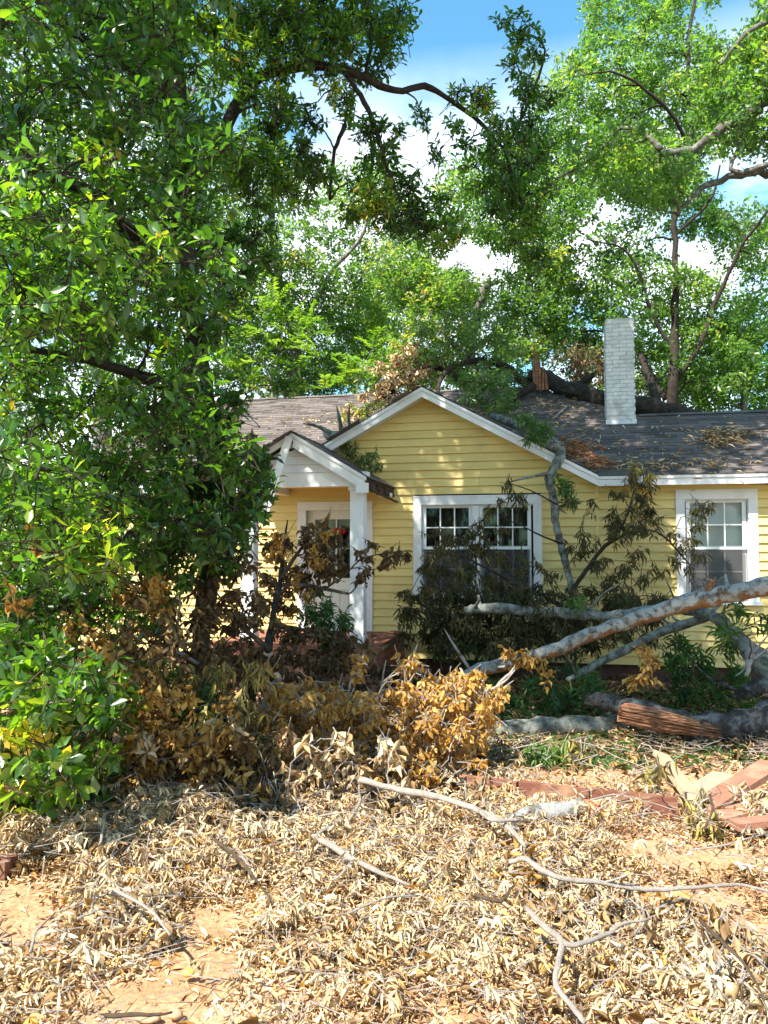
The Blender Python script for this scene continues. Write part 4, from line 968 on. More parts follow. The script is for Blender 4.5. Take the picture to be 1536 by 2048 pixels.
for pts, r in LIMBS: wood(big, 'limb', [P(*q) for q in pts], r, 'bark_dark', 9, .07, 4, .006, sk)
L = Leaves(); br = MB(); S_, E_ = [], []
def fill(c, rad, n, k=7, ln=.100, tint=.42, ts=.14, tl=.22, up=.25, asp=.40, Lx=None, tie=True, droop=.12):
    s, e, d = twigs_in(c, rad, n, tl, up, .8, .6)
    whorl(L if Lx is None else Lx, s, e, d, k, ln, asp, np.full(n, tint), ts, .45, 1.0, droop, .8)
    if tie: sk.tie(br, c, .014, .006, 4, .08)
    j = rng.permutation(n)[:max(3, n // (2 if Lx is None else 5))]
    S_.append(np.repeat(c[None], len(j), 0)); E_.append(s[j])
    if Lx is None: S_.append(s); E_.append(e)
HOLE_B = [(45, 775, 38, 45), (310, 110, 16, 40), (290, 190, 18, 14), (440, 160, 40, 40), (425, 20, 25, 30), (240, 690, 14, 12), (390, 815, 10, 16), (95, 120, 16, 10), (85, 35, 18, 12), (300, 1080, 55, 22), (45, 120, 22, 12), (150, 30, 20, 16), (210, 100, 16, 20), (20, 250, 18, 14), (180, 760, 30, 16), (120, 830, 26, 12), (350, 640, 14, 18), (460, 1215, 40, 30)]
left_poly = [(-60, -60), (420, -60), (400, 60), (400, 180), (450, 240), (455, 420), (440, 600), (455, 760), (440, 850), (500, 950), (495, 1040), (430, 1080), (380, 1120), (220, 1160), (120, 1300), (-60, 1320)]
cl_ = scatter(left_poly, 58, HOLE_B)
for a, b_ in cl_:
    tip = 0.50 + R_.gauss(0, .13)
    fill(P(a, b_, R_.uniform(5.6, 7.6)), (.30, .30, .24), 13, tint=tip)
for a, b_ in scatter(left_poly, 76, HOLE_B): fill(P(a, b_, R_.uniform(4.7, 5.6)), (.25, .25, .20), 10, tint=.50 + R_.gauss(0, .13))
for a, b_ in scatter([(-60, 320), (130, 330), (220, 420), (280, 540), (250, 640), (120, 700), (-60, 660)], 70): fill(P(a, b_, R_.uniform(3.9, 4.6)), (.20, .2, .17), 9, ln=.10, tint=.62 + R_.gauss(0, .09), ts=.12)
for a, b_ in scatter([(-60, 880), (170, 900), (260, 1040), (200, 1150), (-60, 1160)], 74): fill(P(a, b_, R_.uniform(4.0, 4.6)), (.20, .2, .17), 9, ln=.10, tint=.58 + R_.gauss(0, .1), ts=.12)
for a, b_ in ((165, 1080), (200, 1115), (150, 1120), (190, 1060)): fill(P(a, b_, 4.1), (.12, .12, .1), 6, ln=.10, tint=.86, ts=.07)
for a, b_ in scatter([(330, 840), (470, 820), (530, 940), (520, 1030), (470, 1110), (380, 1170), (300, 1130)], 37): fill(P(a, b_, R_.uniform(6.2, 7.3)), (.2, .2, .17), 11, ln=.10, tint=.38 + R_.gauss(0, .1))
for a, b_ in scatter([(-60, 1120), (240, 1130), (330, 1180), (300, 1300), (120, 1330), (-60, 1330)], 60): fill(P(a, b_, R_.uniform(5.6, 6.6)), (.25, .25, .2), 13, ln=.10, tint=.36 + R_.gauss(0, .12))
# sprays along the arching limb
limb_sprays = [(470, 150, 45), (450, 100, 50), (580, 20, 60), (520, 60, 60), (650, 70, 60), (710, 30, 60), (770, 70, 50), (640, 130, 45), (560, 130, 45), (730, 150, 40), (690, 200, 36), (730, 260, 36), (570, 220, 40), (530, 290, 55), (470, 290, 50), (480, 350, 50), (560, 360, 50), (620, 330, 40), (770, 300, 36), (810, 440, 45), (860, 460, 45), (760, 420, 45), (700, 420, 35), (820, 370, 40), (900, 480, 32), (430, 500, 50), (520, 470, 45), (540, 520, 35), (490, 560, 40), (920, 180, 30), (960, 180, 30), (1040, 300, 45), (1010, 370, 45), (1070, 430, 45), (1030, 480, 40), (990, 420, 35), (1060, 190, 40), (1030, 120, 35), (1020, 270, 40), (1080, 520, 30), (430, 60, 62), (500, 40, 60), (560, 70, 60), (620, 40, 55), (680, 60, 60), (740, 40, 60), (790, 70, 50), (520, 110, 50), (600, 100, 55), (690, 100, 50), (760, 120, 50), (800, 20, 45), (560, 0, 50), (470, -20, 60), (640, -10, 50), (740, -20, 60), (500, 190, 45), (560, 180, 40), (540, 250, 45), (620, 240, 40), (600, 300, 55), (540, 330, 60), (510, 400, 45), (590, 380, 50), (640, 350, 40), (745, 250, 35),
    (760, 320, 42), (790, 370, 50), (740, 390, 50), (830, 410, 45), (780, 440, 50), (850, 450, 45), (900, 440, 35), (720, 360, 40), (870, 490, 35), (880, 400, 28), (850, 230, 30), (800, 260, 25), (880, 300, 28), (930, 290, 30), (960, 210, 40), (920, 250, 30), (1000, 250, 45), (1050, 180, 40), (1040, 60, 40), (1010, 40, 28), (1070, 100, 38), (1060, 250, 50), (1000, 330, 50), (1050, 330, 55), (1090, 290, 42), (980, 290, 40), (1030, 400, 50), (1080, 390, 45), (1050, 450, 48), (1065, 505, 40), (970, 370, 40), (950, 330, 30), (1100, 200, 28), (480, 480, 45), (500, 540, 40), (470, 600, 45), (660, 180, 30), (700, 230, 30), (450, 680, 40), (560, 770, 34), (600, 765, 24), (470, 790, 40)]
for a, b_, r in limb_sprays:
    Y = np.interp(a, [430, 600, 800, 1070], [7.0, 7.4, 7.9, 8.4]) + R_.uniform(-.35, .35); rr = r / F * Y
    fill(P(a, b_, Y), (rr, rr, rr * .9), max(8, int(29 * (r / 48) ** 2)), ln=.088, tint=.52 + R_.gauss(0, .17), asp=.36, tl=.16)
LX = Leaves()
# unseen crown lobes added above the frame to shade house, tree and logs
for cen, rr, n_ in (((-2.3, 7.2, 10.0), (3.3, 2.7, 2.0), 380), ((.9, 7.7, 10.4), (2.3, 2.2, 1.5), 150), ((-.7, 3.5, 9.3), (2.5, 2.2, .9), 270), ((-3.5, 4.2, 8.0), (1.5, 1.4, .7), 72), ((-.9, 10.3, 11.4), (1.7, 1.7, 1.0), 120), ((1.6, 8.8, 11.2), (1.5, 1.5, .9), 90)):
    for k in range(n_):
        fill(np.array(cen) + in_ball(1, .4)[0] * np.array(rr), (.50, .50, .36), 13, ln=.135, tint=.42, tie=k % 3 == 0, tl=.3, Lx=LX)
nS = sum(map(len, S_)); br.sticks(np.vstack(S_), np.vstack(E_), np.full(nS, .005), np.full(nS, .0025))
br.build('branches', M['bark_dark'], big, kind='stuff')
L.build('foliage', M['leaf_broad'], 'ob', big, 290); LX.build('shade_foliage', M['leaf_broad'], 'dia', big)
b = MB(); b.tube([P(428, 893, 6.6), P(426, 905, 6.6), P(424, 922, 6.62)], [.012, .028, .02], 8, .25); b.build('torn_stub', M['redwood'], big)
# ------------------------------------------------------------------ storm debris: fallen limbs, wilted brush, boards, litter
STY = {'tan': dict(m='leaf_litter', tpl='dry', ln=.10, asp=.3, k=7, droop=1.0, tl=.18, ts=.2, t0=.2),
       'gold': dict(m='leaf_gold', tpl='dry', ln=.074, asp=.40, k=6, droop=1.0, tl=.16, ts=.18, t0=.2),
       'brown': dict(m='leaf_brown', tpl='dry', ln=.085, asp=.36, k=6, droop=1.1, tl=.16, ts=.2, t0=.2),
       'brown_small': dict(m='leaf_litter', tpl='dry', ln=.062, asp=.3, k=7, droop=1.1, tl=.13, ts=.16, t0=.2),
       'olive': dict(m='leaf_olive', tpl='lance', ln=.115, asp=.17, k=7, droop=1.25, tl=.16, ts=.18, t0=.2),
       'lance': dict(m='leaf_lance', tpl='lance', ln=.13, asp=.16, k=8, droop=.55, tl=.18, ts=.18, t0=.2),
       'oak': dict(m='leaf_oak', tpl='ell', ln=.10, asp=.32, k=7, droop=.6, tl=.2, ts=.2, t0=.2),
       'broad': dict(m='leaf_broad', tpl='ob', ln=.10, asp=.42, k=7, droop=.1, tl=.18, ts=.16, t0=.4)}
def grow(root, stems, groups, twig='twig_brown', n_ind=60, tie_r=.010, sk=None):
    """stems: (name, points, radii, bark, sides); groups: (style, [(point, radii, n twigs, tint)])"""
    sk = sk or Skeleton()
    for name, pts, r, m, sides in stems: wood(root, name, pts, r, m, sides, .07, 5, max(r) * .12, sk, (0, -.55, -.83) if m == 'bark_lichen' else None)
    for name, pts, r, m, sides in stems:
        if max(r) < .04 or name == 'stub' or root.name.startswith(('log', 'fallen_log')): continue
        q = smooth_path(pts, 5); 
        for _ in range(R_.randint(3, 5)):
            i = R_.randint(2, len(q) - 3); rr = float(np.interp(i / (len(q) - 1), np.linspace(0, 1, len(r)), r)); ax = unit(q[i + 1] - q[i - 1]); o = rdir(1)[0]; o[2] = abs(o[2]) * .8 + .1; o = unit(o - ax * (o @ ax) + ax * R_.uniform(-.5, .9))
            ln = R_.uniform(.06, .26) if R_.random() < .6 else R_.uniform(.3, .6); r0 = rr * R_.uniform(.16, .38)
            b = MB(); b.tube(smooth_path([q[i] + o * rr * .5, q[i] + o * (rr + ln * .5) + rdir(1)[0] * ln * .06, q[i] + o * (rr + ln) + rdir(1)[0] * ln * .12], 3), [r0 * 1.5, r0, r0 * (.75 if ln < .28 else .25)], 7, .12); b.build('stub', M[m], root, True)
    br = MB(); S_, E_ = [], []
    for style, cl in groups:
        q = STY[style]; L = Leaves()
        for c, rad, n, tint in cl:
            s, e, d = twigs_in(np.asarray(c, float), rad, n, q['tl'], .15, .8, .7)
            lo = gh(e[:, 0], e[:, 1]) + .015
            dz = np.maximum(0, lo - e[:, 2]); e[:, 2] += dz; s[:, 2] = np.maximum(s[:, 2] + dz * .5, lo - .01)
            whorl(L, s, e, d, q['k'], q['ln'], q['asp'], np.full(n, tint), q['ts'], q['t0'], .9, q['droop'], .3)
            if len(sk.pts): sk.tie(br, np.asarray(c, float), tie_r, .004, 4, .10)
            j = rng.permutation(n)[:max(2, n // 2)]
            S_ += [np.repeat(np.asarray(c, float)[None], len(j), 0), s]; E_ += [s[j], e]
        L.build('foliage', M[q['m']], q['tpl'], root, n_ind)
    if S_:
        n = sum(map(len, S_)); br.sticks(np.vstack(S_), np.vstack(E_), np.full(n, .0042), np.full(n, .002))
    br.build('twigs', M[twig], root, kind='stuff')
def cl(poly, step, Y, rad, n, tint, dY=.3, dt=.12, holes=()):
    return [(P(a, b, Y + R_.uniform(-dY, dY)), (rad, rad, rad * .85), n, tint + R_.gauss(0, dt)) for a, b in scatter(poly, step, holes)]
def pts(*q): return [P(*a) for a in q]
def stub_cut(root, p, d, r, m='cutwood', name='sawn_end'):
    b = MB(); p = np.asarray(p, float); d = unit(np.asarray(d, float)); b.tube([p - d * .004, p + d * .012], [r, r * .98], 14); return b.build(name, M[m], root)
def at0(p): return (p[0], p[1], 0)

# --- limbs in the yard on the right
p = pts((905, 1372, 7.7), (960, 1340, 7.7), (1080, 1310, 7.6), (1180, 1270, 7.5), (1290, 1232, 7.4), (1400, 1200, 7.3), (1500, 1180, 7.2), (1600, 1160, 7.1))
t = thing('fallen_limb', 'long lichen spotted limb slanting up from the golden brush to the right edge', 'limb', at0(p[0]))
grow(t, [('limb', p, [.055, .068, .068, .070, .074, .08, .085, .09], 'bark_lichen', 14), ('stub', pts((1405, 1200, 7.3), (1418, 1180, 7.28), (1424, 1158, 7.26)), [.045, .036, .03], 'tornwood', 8),
         ('side_branch', pts((1310, 1222, 7.5), (1345, 1215, 7.6), (1400, 1190, 7.8), (1450, 1150, 8.0)), [.04, .025, .012], 'bark_grey', 7)],
     [('gold', [(P(a, b, Y), (.10, .10, .09), n, .62) for a, b, Y, n in ((1040, 1310, 7.45, 8), (1062, 1322, 7.45, 7), (1020, 1300, 7.5, 5), (1078, 1338, 7.45, 5), (1290, 1300, 7.3, 7), (1300, 1345, 7.3, 9), (1270, 1360, 7.3, 6), (1315, 1320, 7.3, 5))])], n_ind=90)
p = pts((930, 1222, 9.0), (960, 1217, 9.0), (1060, 1222, 9.0), (1150, 1228, 9.0), (1240, 1232, 8.95), (1330, 1216, 8.8), (1400, 1225, 8.7))
t = thing('fallen_limb', 'pale mossy limb lying level under the paired window', 'limb', at0(p[1]))
grow(t, [('limb', p, [.045, .055, .065, .068, .065, .06, .06], 'bark_moss', 12)], [])
p = pts((1135, 1362, 8.3), (1180, 1335, 8.3), (1240, 1305, 8.3), (1330, 1262, 8.3), (1420, 1232, 8.3))
t = thing('fallen_limb', 'thin grey limb below and behind the long slanting limb', 'limb', at0(p[0]))
grow(t, [('limb', p, [.035, .042, .045, .048, .05], 'bark_moss', 10)], [])
p = pts((1390, 1225, 8.2), (1425, 1232, 8.1), (1465, 1262, 8.0), (1500, 1305, 7.9), (1540, 1350, 7.8), (1590, 1420, 7.7))
t = thing('fallen_limb', 'thick mossy limb bending down to the ground at the right edge', 'limb', at0(p[-1]))
grow(t, [('limb', p, [.055, .065, .075, .09, .10, .11], 'bark_moss', 12), ('side_branch', pts((1500, 1300, 7.85), (1497, 1330, 7.7), (1493, 1352, 7.62)), [.05, .03, .02], 'twig_pale', 7),
         ('side_branch', pts((1600, 1360, 7.8), (1520, 1372, 7.8), (1470, 1395, 7.9)), [.10, .085, .04], 'bark_log', 12)],
     [('lance', cl([(1440, 1210), (1536, 1200), (1536, 1270), (1460, 1290)], 42, 7.9, .14, 5, .5))], n_ind=20)
# torn trunk
p = pts((1172, 1398, 7.5), (1230, 1408, 7.35), (1300, 1428, 7.15), (1380, 1452, 6.95), (1460, 1452, 6.9), (1536, 1438, 6.9), (1620, 1420, 6.9))
t = thing('fallen_log', 'thick rough barked trunk on the ground with a torn orange split side', 'trunk', at0(p[2]))
grow(t, [('trunk', p, [.065, .085, .105, .125, .14, .145, .15], 'bark_log', 18)], [])
def torn(root, a, b_, w, h, n=16, m=13, name='torn_wood'):
    """splintered slab: fibres that run its length, jagged ends"""
    a, b_ = np.asarray(a), np.asarray(b_); ax = b_ - a; L_ = np.linalg.norm(ax); ax = ax / L_; side = np.array([0, -1.0, .25]); side = unit(side - ax * np.dot(side, ax)); up = np.cross(side, ax); up = up if up[2] > 0 else -up
    fib = rng.random(m) * .9 + .1; st = rng.random(m) ** 2 * .20; en = rng.random(m) ** 2 * .28
    V = []
    for j in range(m):
        v = j / (m - 1) * 2 - 1
        for i in range(n):
            u = i / (n - 1); l = st[j] + (1 - st[j] - en[j]) * u
            bul = math.sqrt(max(0, 1 - v * v)) * w * (.6 + .4 * fib[j]) * (1 - .35 * abs(u - .45)) + R_.uniform(-.006, .006)
            V.append(a + ax * l * L_ + up * v * h * (.75 + .25 * math.sin(3 * u + 1)) + side * bul)
    o = len(V)
    for i in range(n): V.append(a + ax * (i / (n - 1)) * L_ - side * .01 + up * R_.uniform(-.3, .3) * h)
    Q = [(j * n + i, j * n + i + 1, (j + 1) * n + i + 1, (j + 1) * n + i) for j in range(m - 1) for i in range(n - 1)]
    Q += [(o + i, o + i + 1, i + 1, i) for i in range(n - 1)] + [((m - 1) * n + i, (m - 1) * n + i + 1, o + i + 1, o + i) for i in range(n - 1)]
    return np_mesh(name, V, Q, [(o, j * n, (j + 1) * n) for j in range(m - 1)] + [(o + n - 1, j * n + n - 1, (j + 1) * n + n - 1) for j in range(m - 1)], M['tornwood'], root)
torn(t, P(1236, 1424, 7.02), P(1442, 1466, 6.80), .085, .10, 22, 23)
p = pts((985, 1462, 7.3), (1080, 1455, 7.35), (1170, 1452, 7.4), (1250, 1448, 7.5), (1300, 1450, 7.6))
t = thing('log', 'grey lichened log lying flat in the shade left of the torn trunk', 'log', at0(p[1]))
grow(t, [('log', p, [.08, .095, .10, .10, .10], 'bark_moss', 12)], [])
p = [G(1000, 1668) + np.array([0, 0, .05]), G(1060, 1652) + np.array([0, 0, .07]), G(1120, 1645) + np.array([0, 0, .07]), G(1168, 1640) + np.array([0, 0, .08])]
t = thing('log', 'short white speckled log with a raw orange end in the litter', 'log', at0(p[2]))
grow(t, [('log', p, [.045, .058, .06, .058], 'bark_lichen', 12)], [])
b = MB(); b.tube(smooth_path([p[-1] - np.array([.03, 0, 0]), p[-1] + np.array([.06, .01, .0]), p[-1] + np.array([.12, .02, -.01])], 4), [.056, .045, .012], 9, .25); b.build('raw_end', M['redwood'], t)

# --- limb draped over the gable with wilted foliage in front of the windows
p = [HW(.95, .5, 3.72), HW(1.45, -.05, 3.45)] + pts((1108, 888, 10.28), (1122, 905, 10.2), (1112, 930, 10.1), (1098, 958, 10.1), (1108, 1000, 10.1), (1112, 1050, 10.05), (1124, 1100, 10.0), (1140, 1160, 9.9), (1150, 1225, 9.8))
t = thing('fallen_limb', 'crooked grey limb draped over the gable edge with wilted olive leaves before the windows', 'limb', at0(p[-1]))
W = [('limb', p, [.05, .06, .07, .072, .062, .058, .052, .048, .044, .04, .036], 'bark_moss', 12),
     ('side_branch', pts((1140, 1190, 9.8), (1180, 1130, 9.75), (1220, 1085, 9.7), (1290, 1060, 9.7), (1330, 1075, 9.7), (1380, 1130, 9.7)), [.032, .025, .018, .008], 'bark_dark', 7),
     ('side_branch', pts((1220, 1085, 9.7), (1250, 1040, 9.7), (1268, 980, 9.7), (1272, 930, 9.7)), [.018, .012, .006], 'bark_dark', 6),
     ('side_branch', pts((1130, 1090, 10.0), (1080, 1070, 9.9), (1040, 1050, 9.8), (1000, 1035, 9.8)), [.016, .010, .005], 'bark_dark', 5),
     ('side_branch', pts((1115, 1010, 10.05), (1070, 985, 9.95), (1030, 970, 9.9), (1000, 965, 9.85)), [.012, .008, .004], 'bark_dark', 5),
     ('side_branch', pts((1150, 1225, 9.8), (1080, 1190, 9.7), (980, 1140, 9.7), (900, 1100, 9.8)), [.035, .022, .008], 'bark_dark', 7),
     ('side_branch', pts((1130, 1240, 9.7), (1000, 1250, 9.6), (880, 1230, 9.6), (820, 1190, 9.6)), [.035, .022, .008], 'bark_dark', 7)]
ol = cl([(835, 1110), (900, 1080), (960, 1060), (1000, 1080), (1060, 1150), (1070, 1200), (820, 1200)], 30, 9.75, .15, 7, .42) \
   + cl([(800, 1180), (840, 1150), (1000, 1160), (1340, 1180), (1300, 1300), (850, 1310), (790, 1260)], 32, 9.55, .17, 10, .28) \
   + cl([(840, 1200), (1000, 1200), (1200, 1240), (1180, 1300), (880, 1310)], 34, 9.2, .17, 10, .15) \
   + cl([(1150, 1090), (1200, 1040), (1290, 1000), (1330, 1060), (1340, 1180), (1160, 1180)], 36, 9.7, .14, 5, .40) \
   + cl([(1250, 930), (1290, 940), (1330, 1050), (1200, 1060), (1220, 1000)], 32, 9.7, .13, 6, .36)
ol += [(P(a, b, 9.75), (.09, .09, .09), n, .45) for a, b, n in ((940, 1060, 5), (950, 1090, 5), (960, 1040, 4), (1010, 970, 4), (1030, 985, 5), (1000, 1000, 3), (1050, 1000, 3), (975, 1010, 3), (1270, 940, 5), (1270, 960, 4), (1300, 955, 4), (1400, 1020, 4), (1395, 1050, 5), (1385, 1080, 5), (1400, 1110, 4), (1380, 1140, 4), (1360, 1090, 4), (1345, 1060, 3), (1420, 1010, 3), (1390, 1010, 3), (1150, 1000, 2), (1165, 1060, 3), (1180, 1010, 3), (1350, 1120, 4), (870, 1060, 3), (1000, 1060, 4), (1040, 1110, 5), (1075, 1130, 4), (1100, 1150, 5))]
ol += [(P(1270, 935, 9.7), (.05, .05, .05), 5, .98), (P(1306, 950, 9.7), (.05, .05, .05), 3, .98)]
grow(t, W, [('olive', ol), ('lance', [(P(a, b, 10.0), (.09, .09, .12), 6, .6) for a, b in ((1130, 985, ), (1140, 1000), (1095, 860), (1070, 850), (1050, 840), (1085, 875), (1125, 965), (1060, 870))])], n_ind=140, tie_r=.009)
# lower green long leaved growth along the wall
p0 = G(1050, 1400); t = thing('shrub', 'crushed shrub with long drooping green leaves under the slanting limb', 'shrub', at0(p0))
grow(t, [('stem', [p0 + [0, 0, -.05], p0 + [.1, .2, .3], p0 + [.3, .3, .55]], [.02, .015, .01], 'twig_brown', 6)],
     [('lance', cl([(985, 1370), (1060, 1345), (1180, 1340), (1230, 1400), (1150, 1450), (1000, 1440)], 36, 8.3, .15, 7, .42) + cl([(1060, 1190), (1150, 1180), (1200, 1210), (1120, 1225)], 34, 9.0, .12, 6, .72))], n_ind=80)
p0 = G(1400, 1395); t = thing('shrub', 'green long leaved shrub behind the torn trunk below the right window', 'shrub', at0(p0))
grow(t, [('stem', [p0 + [0, 0, -.05], p0 + [.0, .2, .3], p0 + [.1, .2, .6]], [.02, .015, .01], 'twig_brown', 6)],
     [('lance', cl([(1330, 1290), (1400, 1270), (1470, 1290), (1500, 1370), (1400, 1400), (1310, 1390)], 36, 8.4, .15, 7, .36))], n_ind=70)
p0 = G(950, 1395); t = thing('shrub', 'low dark green shrub at the foot of the yellow wall under the paired window', 'shrub', at0(p0))
grow(t, [('stem', [p0 + [0, 0, -.05], p0 + [.0, .2, .3], p0 + [.1, .2, .5]], [.02, .015, .01], 'twig_brown', 6)],
     [('lance', cl([(860, 1290), (930, 1265), (1050, 1290), (1100, 1340), (960, 1350), (880, 1330)], 36, 9.3, .15, 7, .34))], n_ind=50)

# --- on the roof
p = pts((1062, 762, 14.75), (1078, 752, 14.7), (1120, 772, 14.3), (1180, 792, 13.7), (1240, 806, 13.2), (1300, 816, 12.9), (1370, 828, 12.8), (1430, 840, 12.8))
t = thing('fallen_limb', 'dark broken limb lying across the roof with an upright rust red splinter', 'limb', p[2])
grow(t, [('limb', p, [.13, .16, .17, .17, .17, .16, .12, .05], 'bark_dark', 12), ('side_branch', pts((1066, 772, 14.2), (1040, 790, 14.0), (1020, 805, 13.9), (980, 812, 13.7)), [.08, .06, .03], 'bark_dark', 8),
         ('side_branch', pts((1320, 820, 13.7), (1300, 760, 14.0), (1280, 705, 14.2)), [.10, .075, .06], 'bark_dark', 8),
         ('side_branch', pts((1135, 812, 13.4), (1120, 825, 13.0), (1105, 838, 12.7)), [.02, .015, .008], 'twig_pale', 5)],
     [('brown', cl([(1100, 700), (1170, 700), (1212, 730), (1212, 790), (1130, 780)], 26, 14.5, .26, 9, .35)), ('olive', cl([(1110, 690), (1210, 700), (1210, 760), (1110, 740)], 30, 14.8, .28, 9, .5))], n_ind=0)
b = MB()
for (x0, x1, y1, w) in ((1074, 1068, 682, .07), (1080, 1078, 705, .07), (1086, 1086, 725, .06), (1094, 1090, 740, .06), (1070, 1066, 730, .05), (1078, 1072, 692, .05)):
    w *= .62; a = P(x0, 780, 14.2); e = P(x1, y1, 14.2); b.tube([a, (a + e) / 2, e], [w, w * .8, .004], 5, .3)
b.build('splinters', M['tornwood'], t)
p = pts((870, 810, 13.2), (890, 745, 13.6), (960, 720, 14.0), (1010, 735, 14.2), (1055, 770, 14.3))
t = thing('fallen_limb', 'green leafy limb hanging over the roof right of the gable peak', 'limb', p[3])
grow(t, [('limb', p, [.03, .05, .06, .075, .09], 'bark_dark', 9), ('side_branch', pts((1010, 735, 14.2), (975, 770, 13.6), (955, 795, 13.2)), [.04, .025, .012], 'bark_dark', 6)],
     [('oak', cl([(830, 660), (960, 600), (1035, 640), (1042, 740), (1030, 820), (990, 850), (930, 815), (890, 770), (840, 720)], 29, 13.8, .24, 11, .5, .5) + cl([(920, 760), (1020, 750), (1040, 810), (1000, 840), (940, 812)], 25, 12.8, .2, 9, .45, .3) + cl([(1010, 830), (1090, 850), (1110, 890), (1060, 880)], 22, 11.0, .12, 6, .75, .2))], n_ind=0)
p = pts((700, 830, 13.2), (760, 800, 13.4), (810, 760, 13.7), (850, 735, 14.0), (900, 745, 14.2), (960, 800, 13.6))
t = thing('fallen_limb', 'limb with tan withered leaves lying over the roof left of the gable peak', 'limb', p[1])
grow(t, [('limb', p, [.02, .035, .05, .055, .06, .05], 'bark_dark', 9)],
     [('tan', cl([(770, 720), (830, 690), (865, 720), (850, 770), (770, 810), (720, 835), (690, 820), (740, 770)], 21, 13.5, .18, 8, .35, .4)), ('oak', cl([(690, 815), (760, 780), (790, 800), (740, 835), (690, 840)], 24, 13.0, .14, 6, .95, .3) + cl([(770, 690), (800, 670), (840, 690), (800, 720)], 24, 13.6, .15, 6, .85, .3))], n_ind=0)
p = [HW(-1.75, 1.0, 3.62), HW(-1.3, .55, 3.52), HW(-1.0, .2, 3.50)]
t = thing('fallen_limb', 'short mossy limb resting in the roof valley between porch and gable', 'limb', p[1])
grow(t, [('limb', p, [.06, .085, .075], 'bark_moss', 10)], [('oak', [(HW(x, y, z), (.13, .13, .07), 6, .3) for x, y, z in ((-1.0, -.2, 3.15), (-.8, -.35, 3.03), (-1.15, -.1, 3.3), (-.65, -.3, 2.93), (-.7, -.35, 3.1), (-1.3, .1, 3.35))])], n_ind=0)
b = MB(); b.tube([HW(-1.0, .2, 3.50), HW(-.93, .14, 3.5), HW(-.90, .12, 3.52)], [.07, .05, .01], 8, .25); b.build('raw_end', M['tornwood'], t)
# wilted spray standing on the porch roof
t = thing('fallen_branch', 'small wilted spray of leaves caught on the left slope of the porch roof', 'branch', P(505, 930, 9.8))
grow(t, [('stem', pts((508, 940, 9.6), (505, 900, 9.7), (508, 865, 9.7)), [.012, .008, .004], 'twig_brown', 5)], [('olive', [(P(a, b_, 9.7), (.07, .07, .08), 5, .35) for a, b_ in ((505, 870), (512, 890), (500, 910), (515, 920), (495, 935))])], n_ind=0)

# --- roof litter
def roofpt(px, py):
    d = ray(px, py); yc = (CAM - HO) @ HB; k = (EAVE + MS * (yc + .3) - CAM[2]) / (d[2] - MS * (d @ HB)); return CAM + d * k
RN = unit(HB * -MS + np.array([0, 0, 1.0]))
def roof_litter(label, name, cells, m, tpl, ln, asp, tint, cat='leaf litter'):
    L = Leaves(); first = None
    for (x, y, rx, ry, n, h) in cells:
        for _ in range(n):
            a = R_.gauss(0, .5) * rx + x; b_ = R_.gauss(0, .5) * ry + y; c = roofpt(a, b_)
            if first is None: first = c
            c = c + RN * (.012 + R_.random() * h); d = unit(rng.normal(size=3) * np.array([1, 1, .5])); d = unit(d - RN * (d @ RN) * .75)
            L.add(c[None], d[None], (RN + rng.normal(size=3) * .5)[None], ln * R_.uniform(.6, 1.3), ln * asp, tint + R_.gauss(0, .2))
    t = thing(name, label, cat, first); t['kind'] = 'stuff'; L.build('leaves', M[m], tpl, t)
roof_litter('rusty pine straw heaped in the valley right of the draped limb', 'pine_straw', [(1160, 905, 30, 16, 190, .05), (1195, 930, 24, 9, 170, .04), (1140, 890, 20, 12, 90, .05)], 'leaf_straw', 'lance', .13, .12, .6)
roof_litter('tan leaves gathered in a clump on the right wing roof', 'leaf_litter', [(1440, 882, 48, 16, 260, .05), (1480, 870, 35, 8, 60, .03), (1420, 866, 30, 6, 40, .03)], 'leaf_litter', 'lance', .11, .2, .3)
roof_litter('loose dry leaves scattered over the dark shingles', 'leaf_litter', [(1300, 900, 300, 60, 240, .02), (1130, 840, 110, 44, 130, .03), (1110, 810, 60, 20, 50, .03), (600, 850, 160, 40, 50, .02), (640, 840, 80, 20, 40, .02), (1290, 935, 70, 10, 70, .03), (1400, 930, 130, 10, 70, .03)], 'leaf_litter', 'lance', .11, .18, .36)

# --- wilted brush in front of the porch
b0 = P(540, 1450, 7.6); b0[2] = 0
t = thing('fallen_branch', 'dark brown withered branch piled before the porch posts', 'branch', at0(b0))
W = [('stem', pts((545, 1470, 7.4), (538, 1390, 7.6), (536, 1310, 7.8), (545, 1240, 8.2), (560, 1160, 8.6), (570, 1080, 8.9), (575, 1040, 9.0)), [.05, .048, .045, .035, .025, .015, .008], 'bark_dark', 10),
     ('side_branch', pts((552, 1172, 8.6), (600, 1170, 8.7), (650, 1178, 8.8), (698, 1188, 8.8)), [.02, .025, .024, .016], 'bark_grey', 7),
     ('side_branch', pts((560, 1160, 8.6), (600, 1100, 8.8), (640, 1050, 9.0), (660, 1030, 9.0)), [.025, .015, .006], 'twig_brown', 6),
     ('side_branch', pts((650, 1178, 8.8), (690, 1150, 8.8), (720, 1120, 8.8), (760, 1108, 8.8), (820, 1100, 8.8)), [.012, .010, .007, .004], 'twig_brown', 5),
     ('side_branch', pts((540, 1300, 7.8), (470, 1240, 8.0), (430, 1180, 8.2)), [.03, .02, .008], 'twig_brown', 6),
     ('side_branch', pts((545, 1250, 8.1), (610, 1260, 8.2), (680, 1270, 8.4)), [.03, .02, .008], 'twig_brown', 6)]
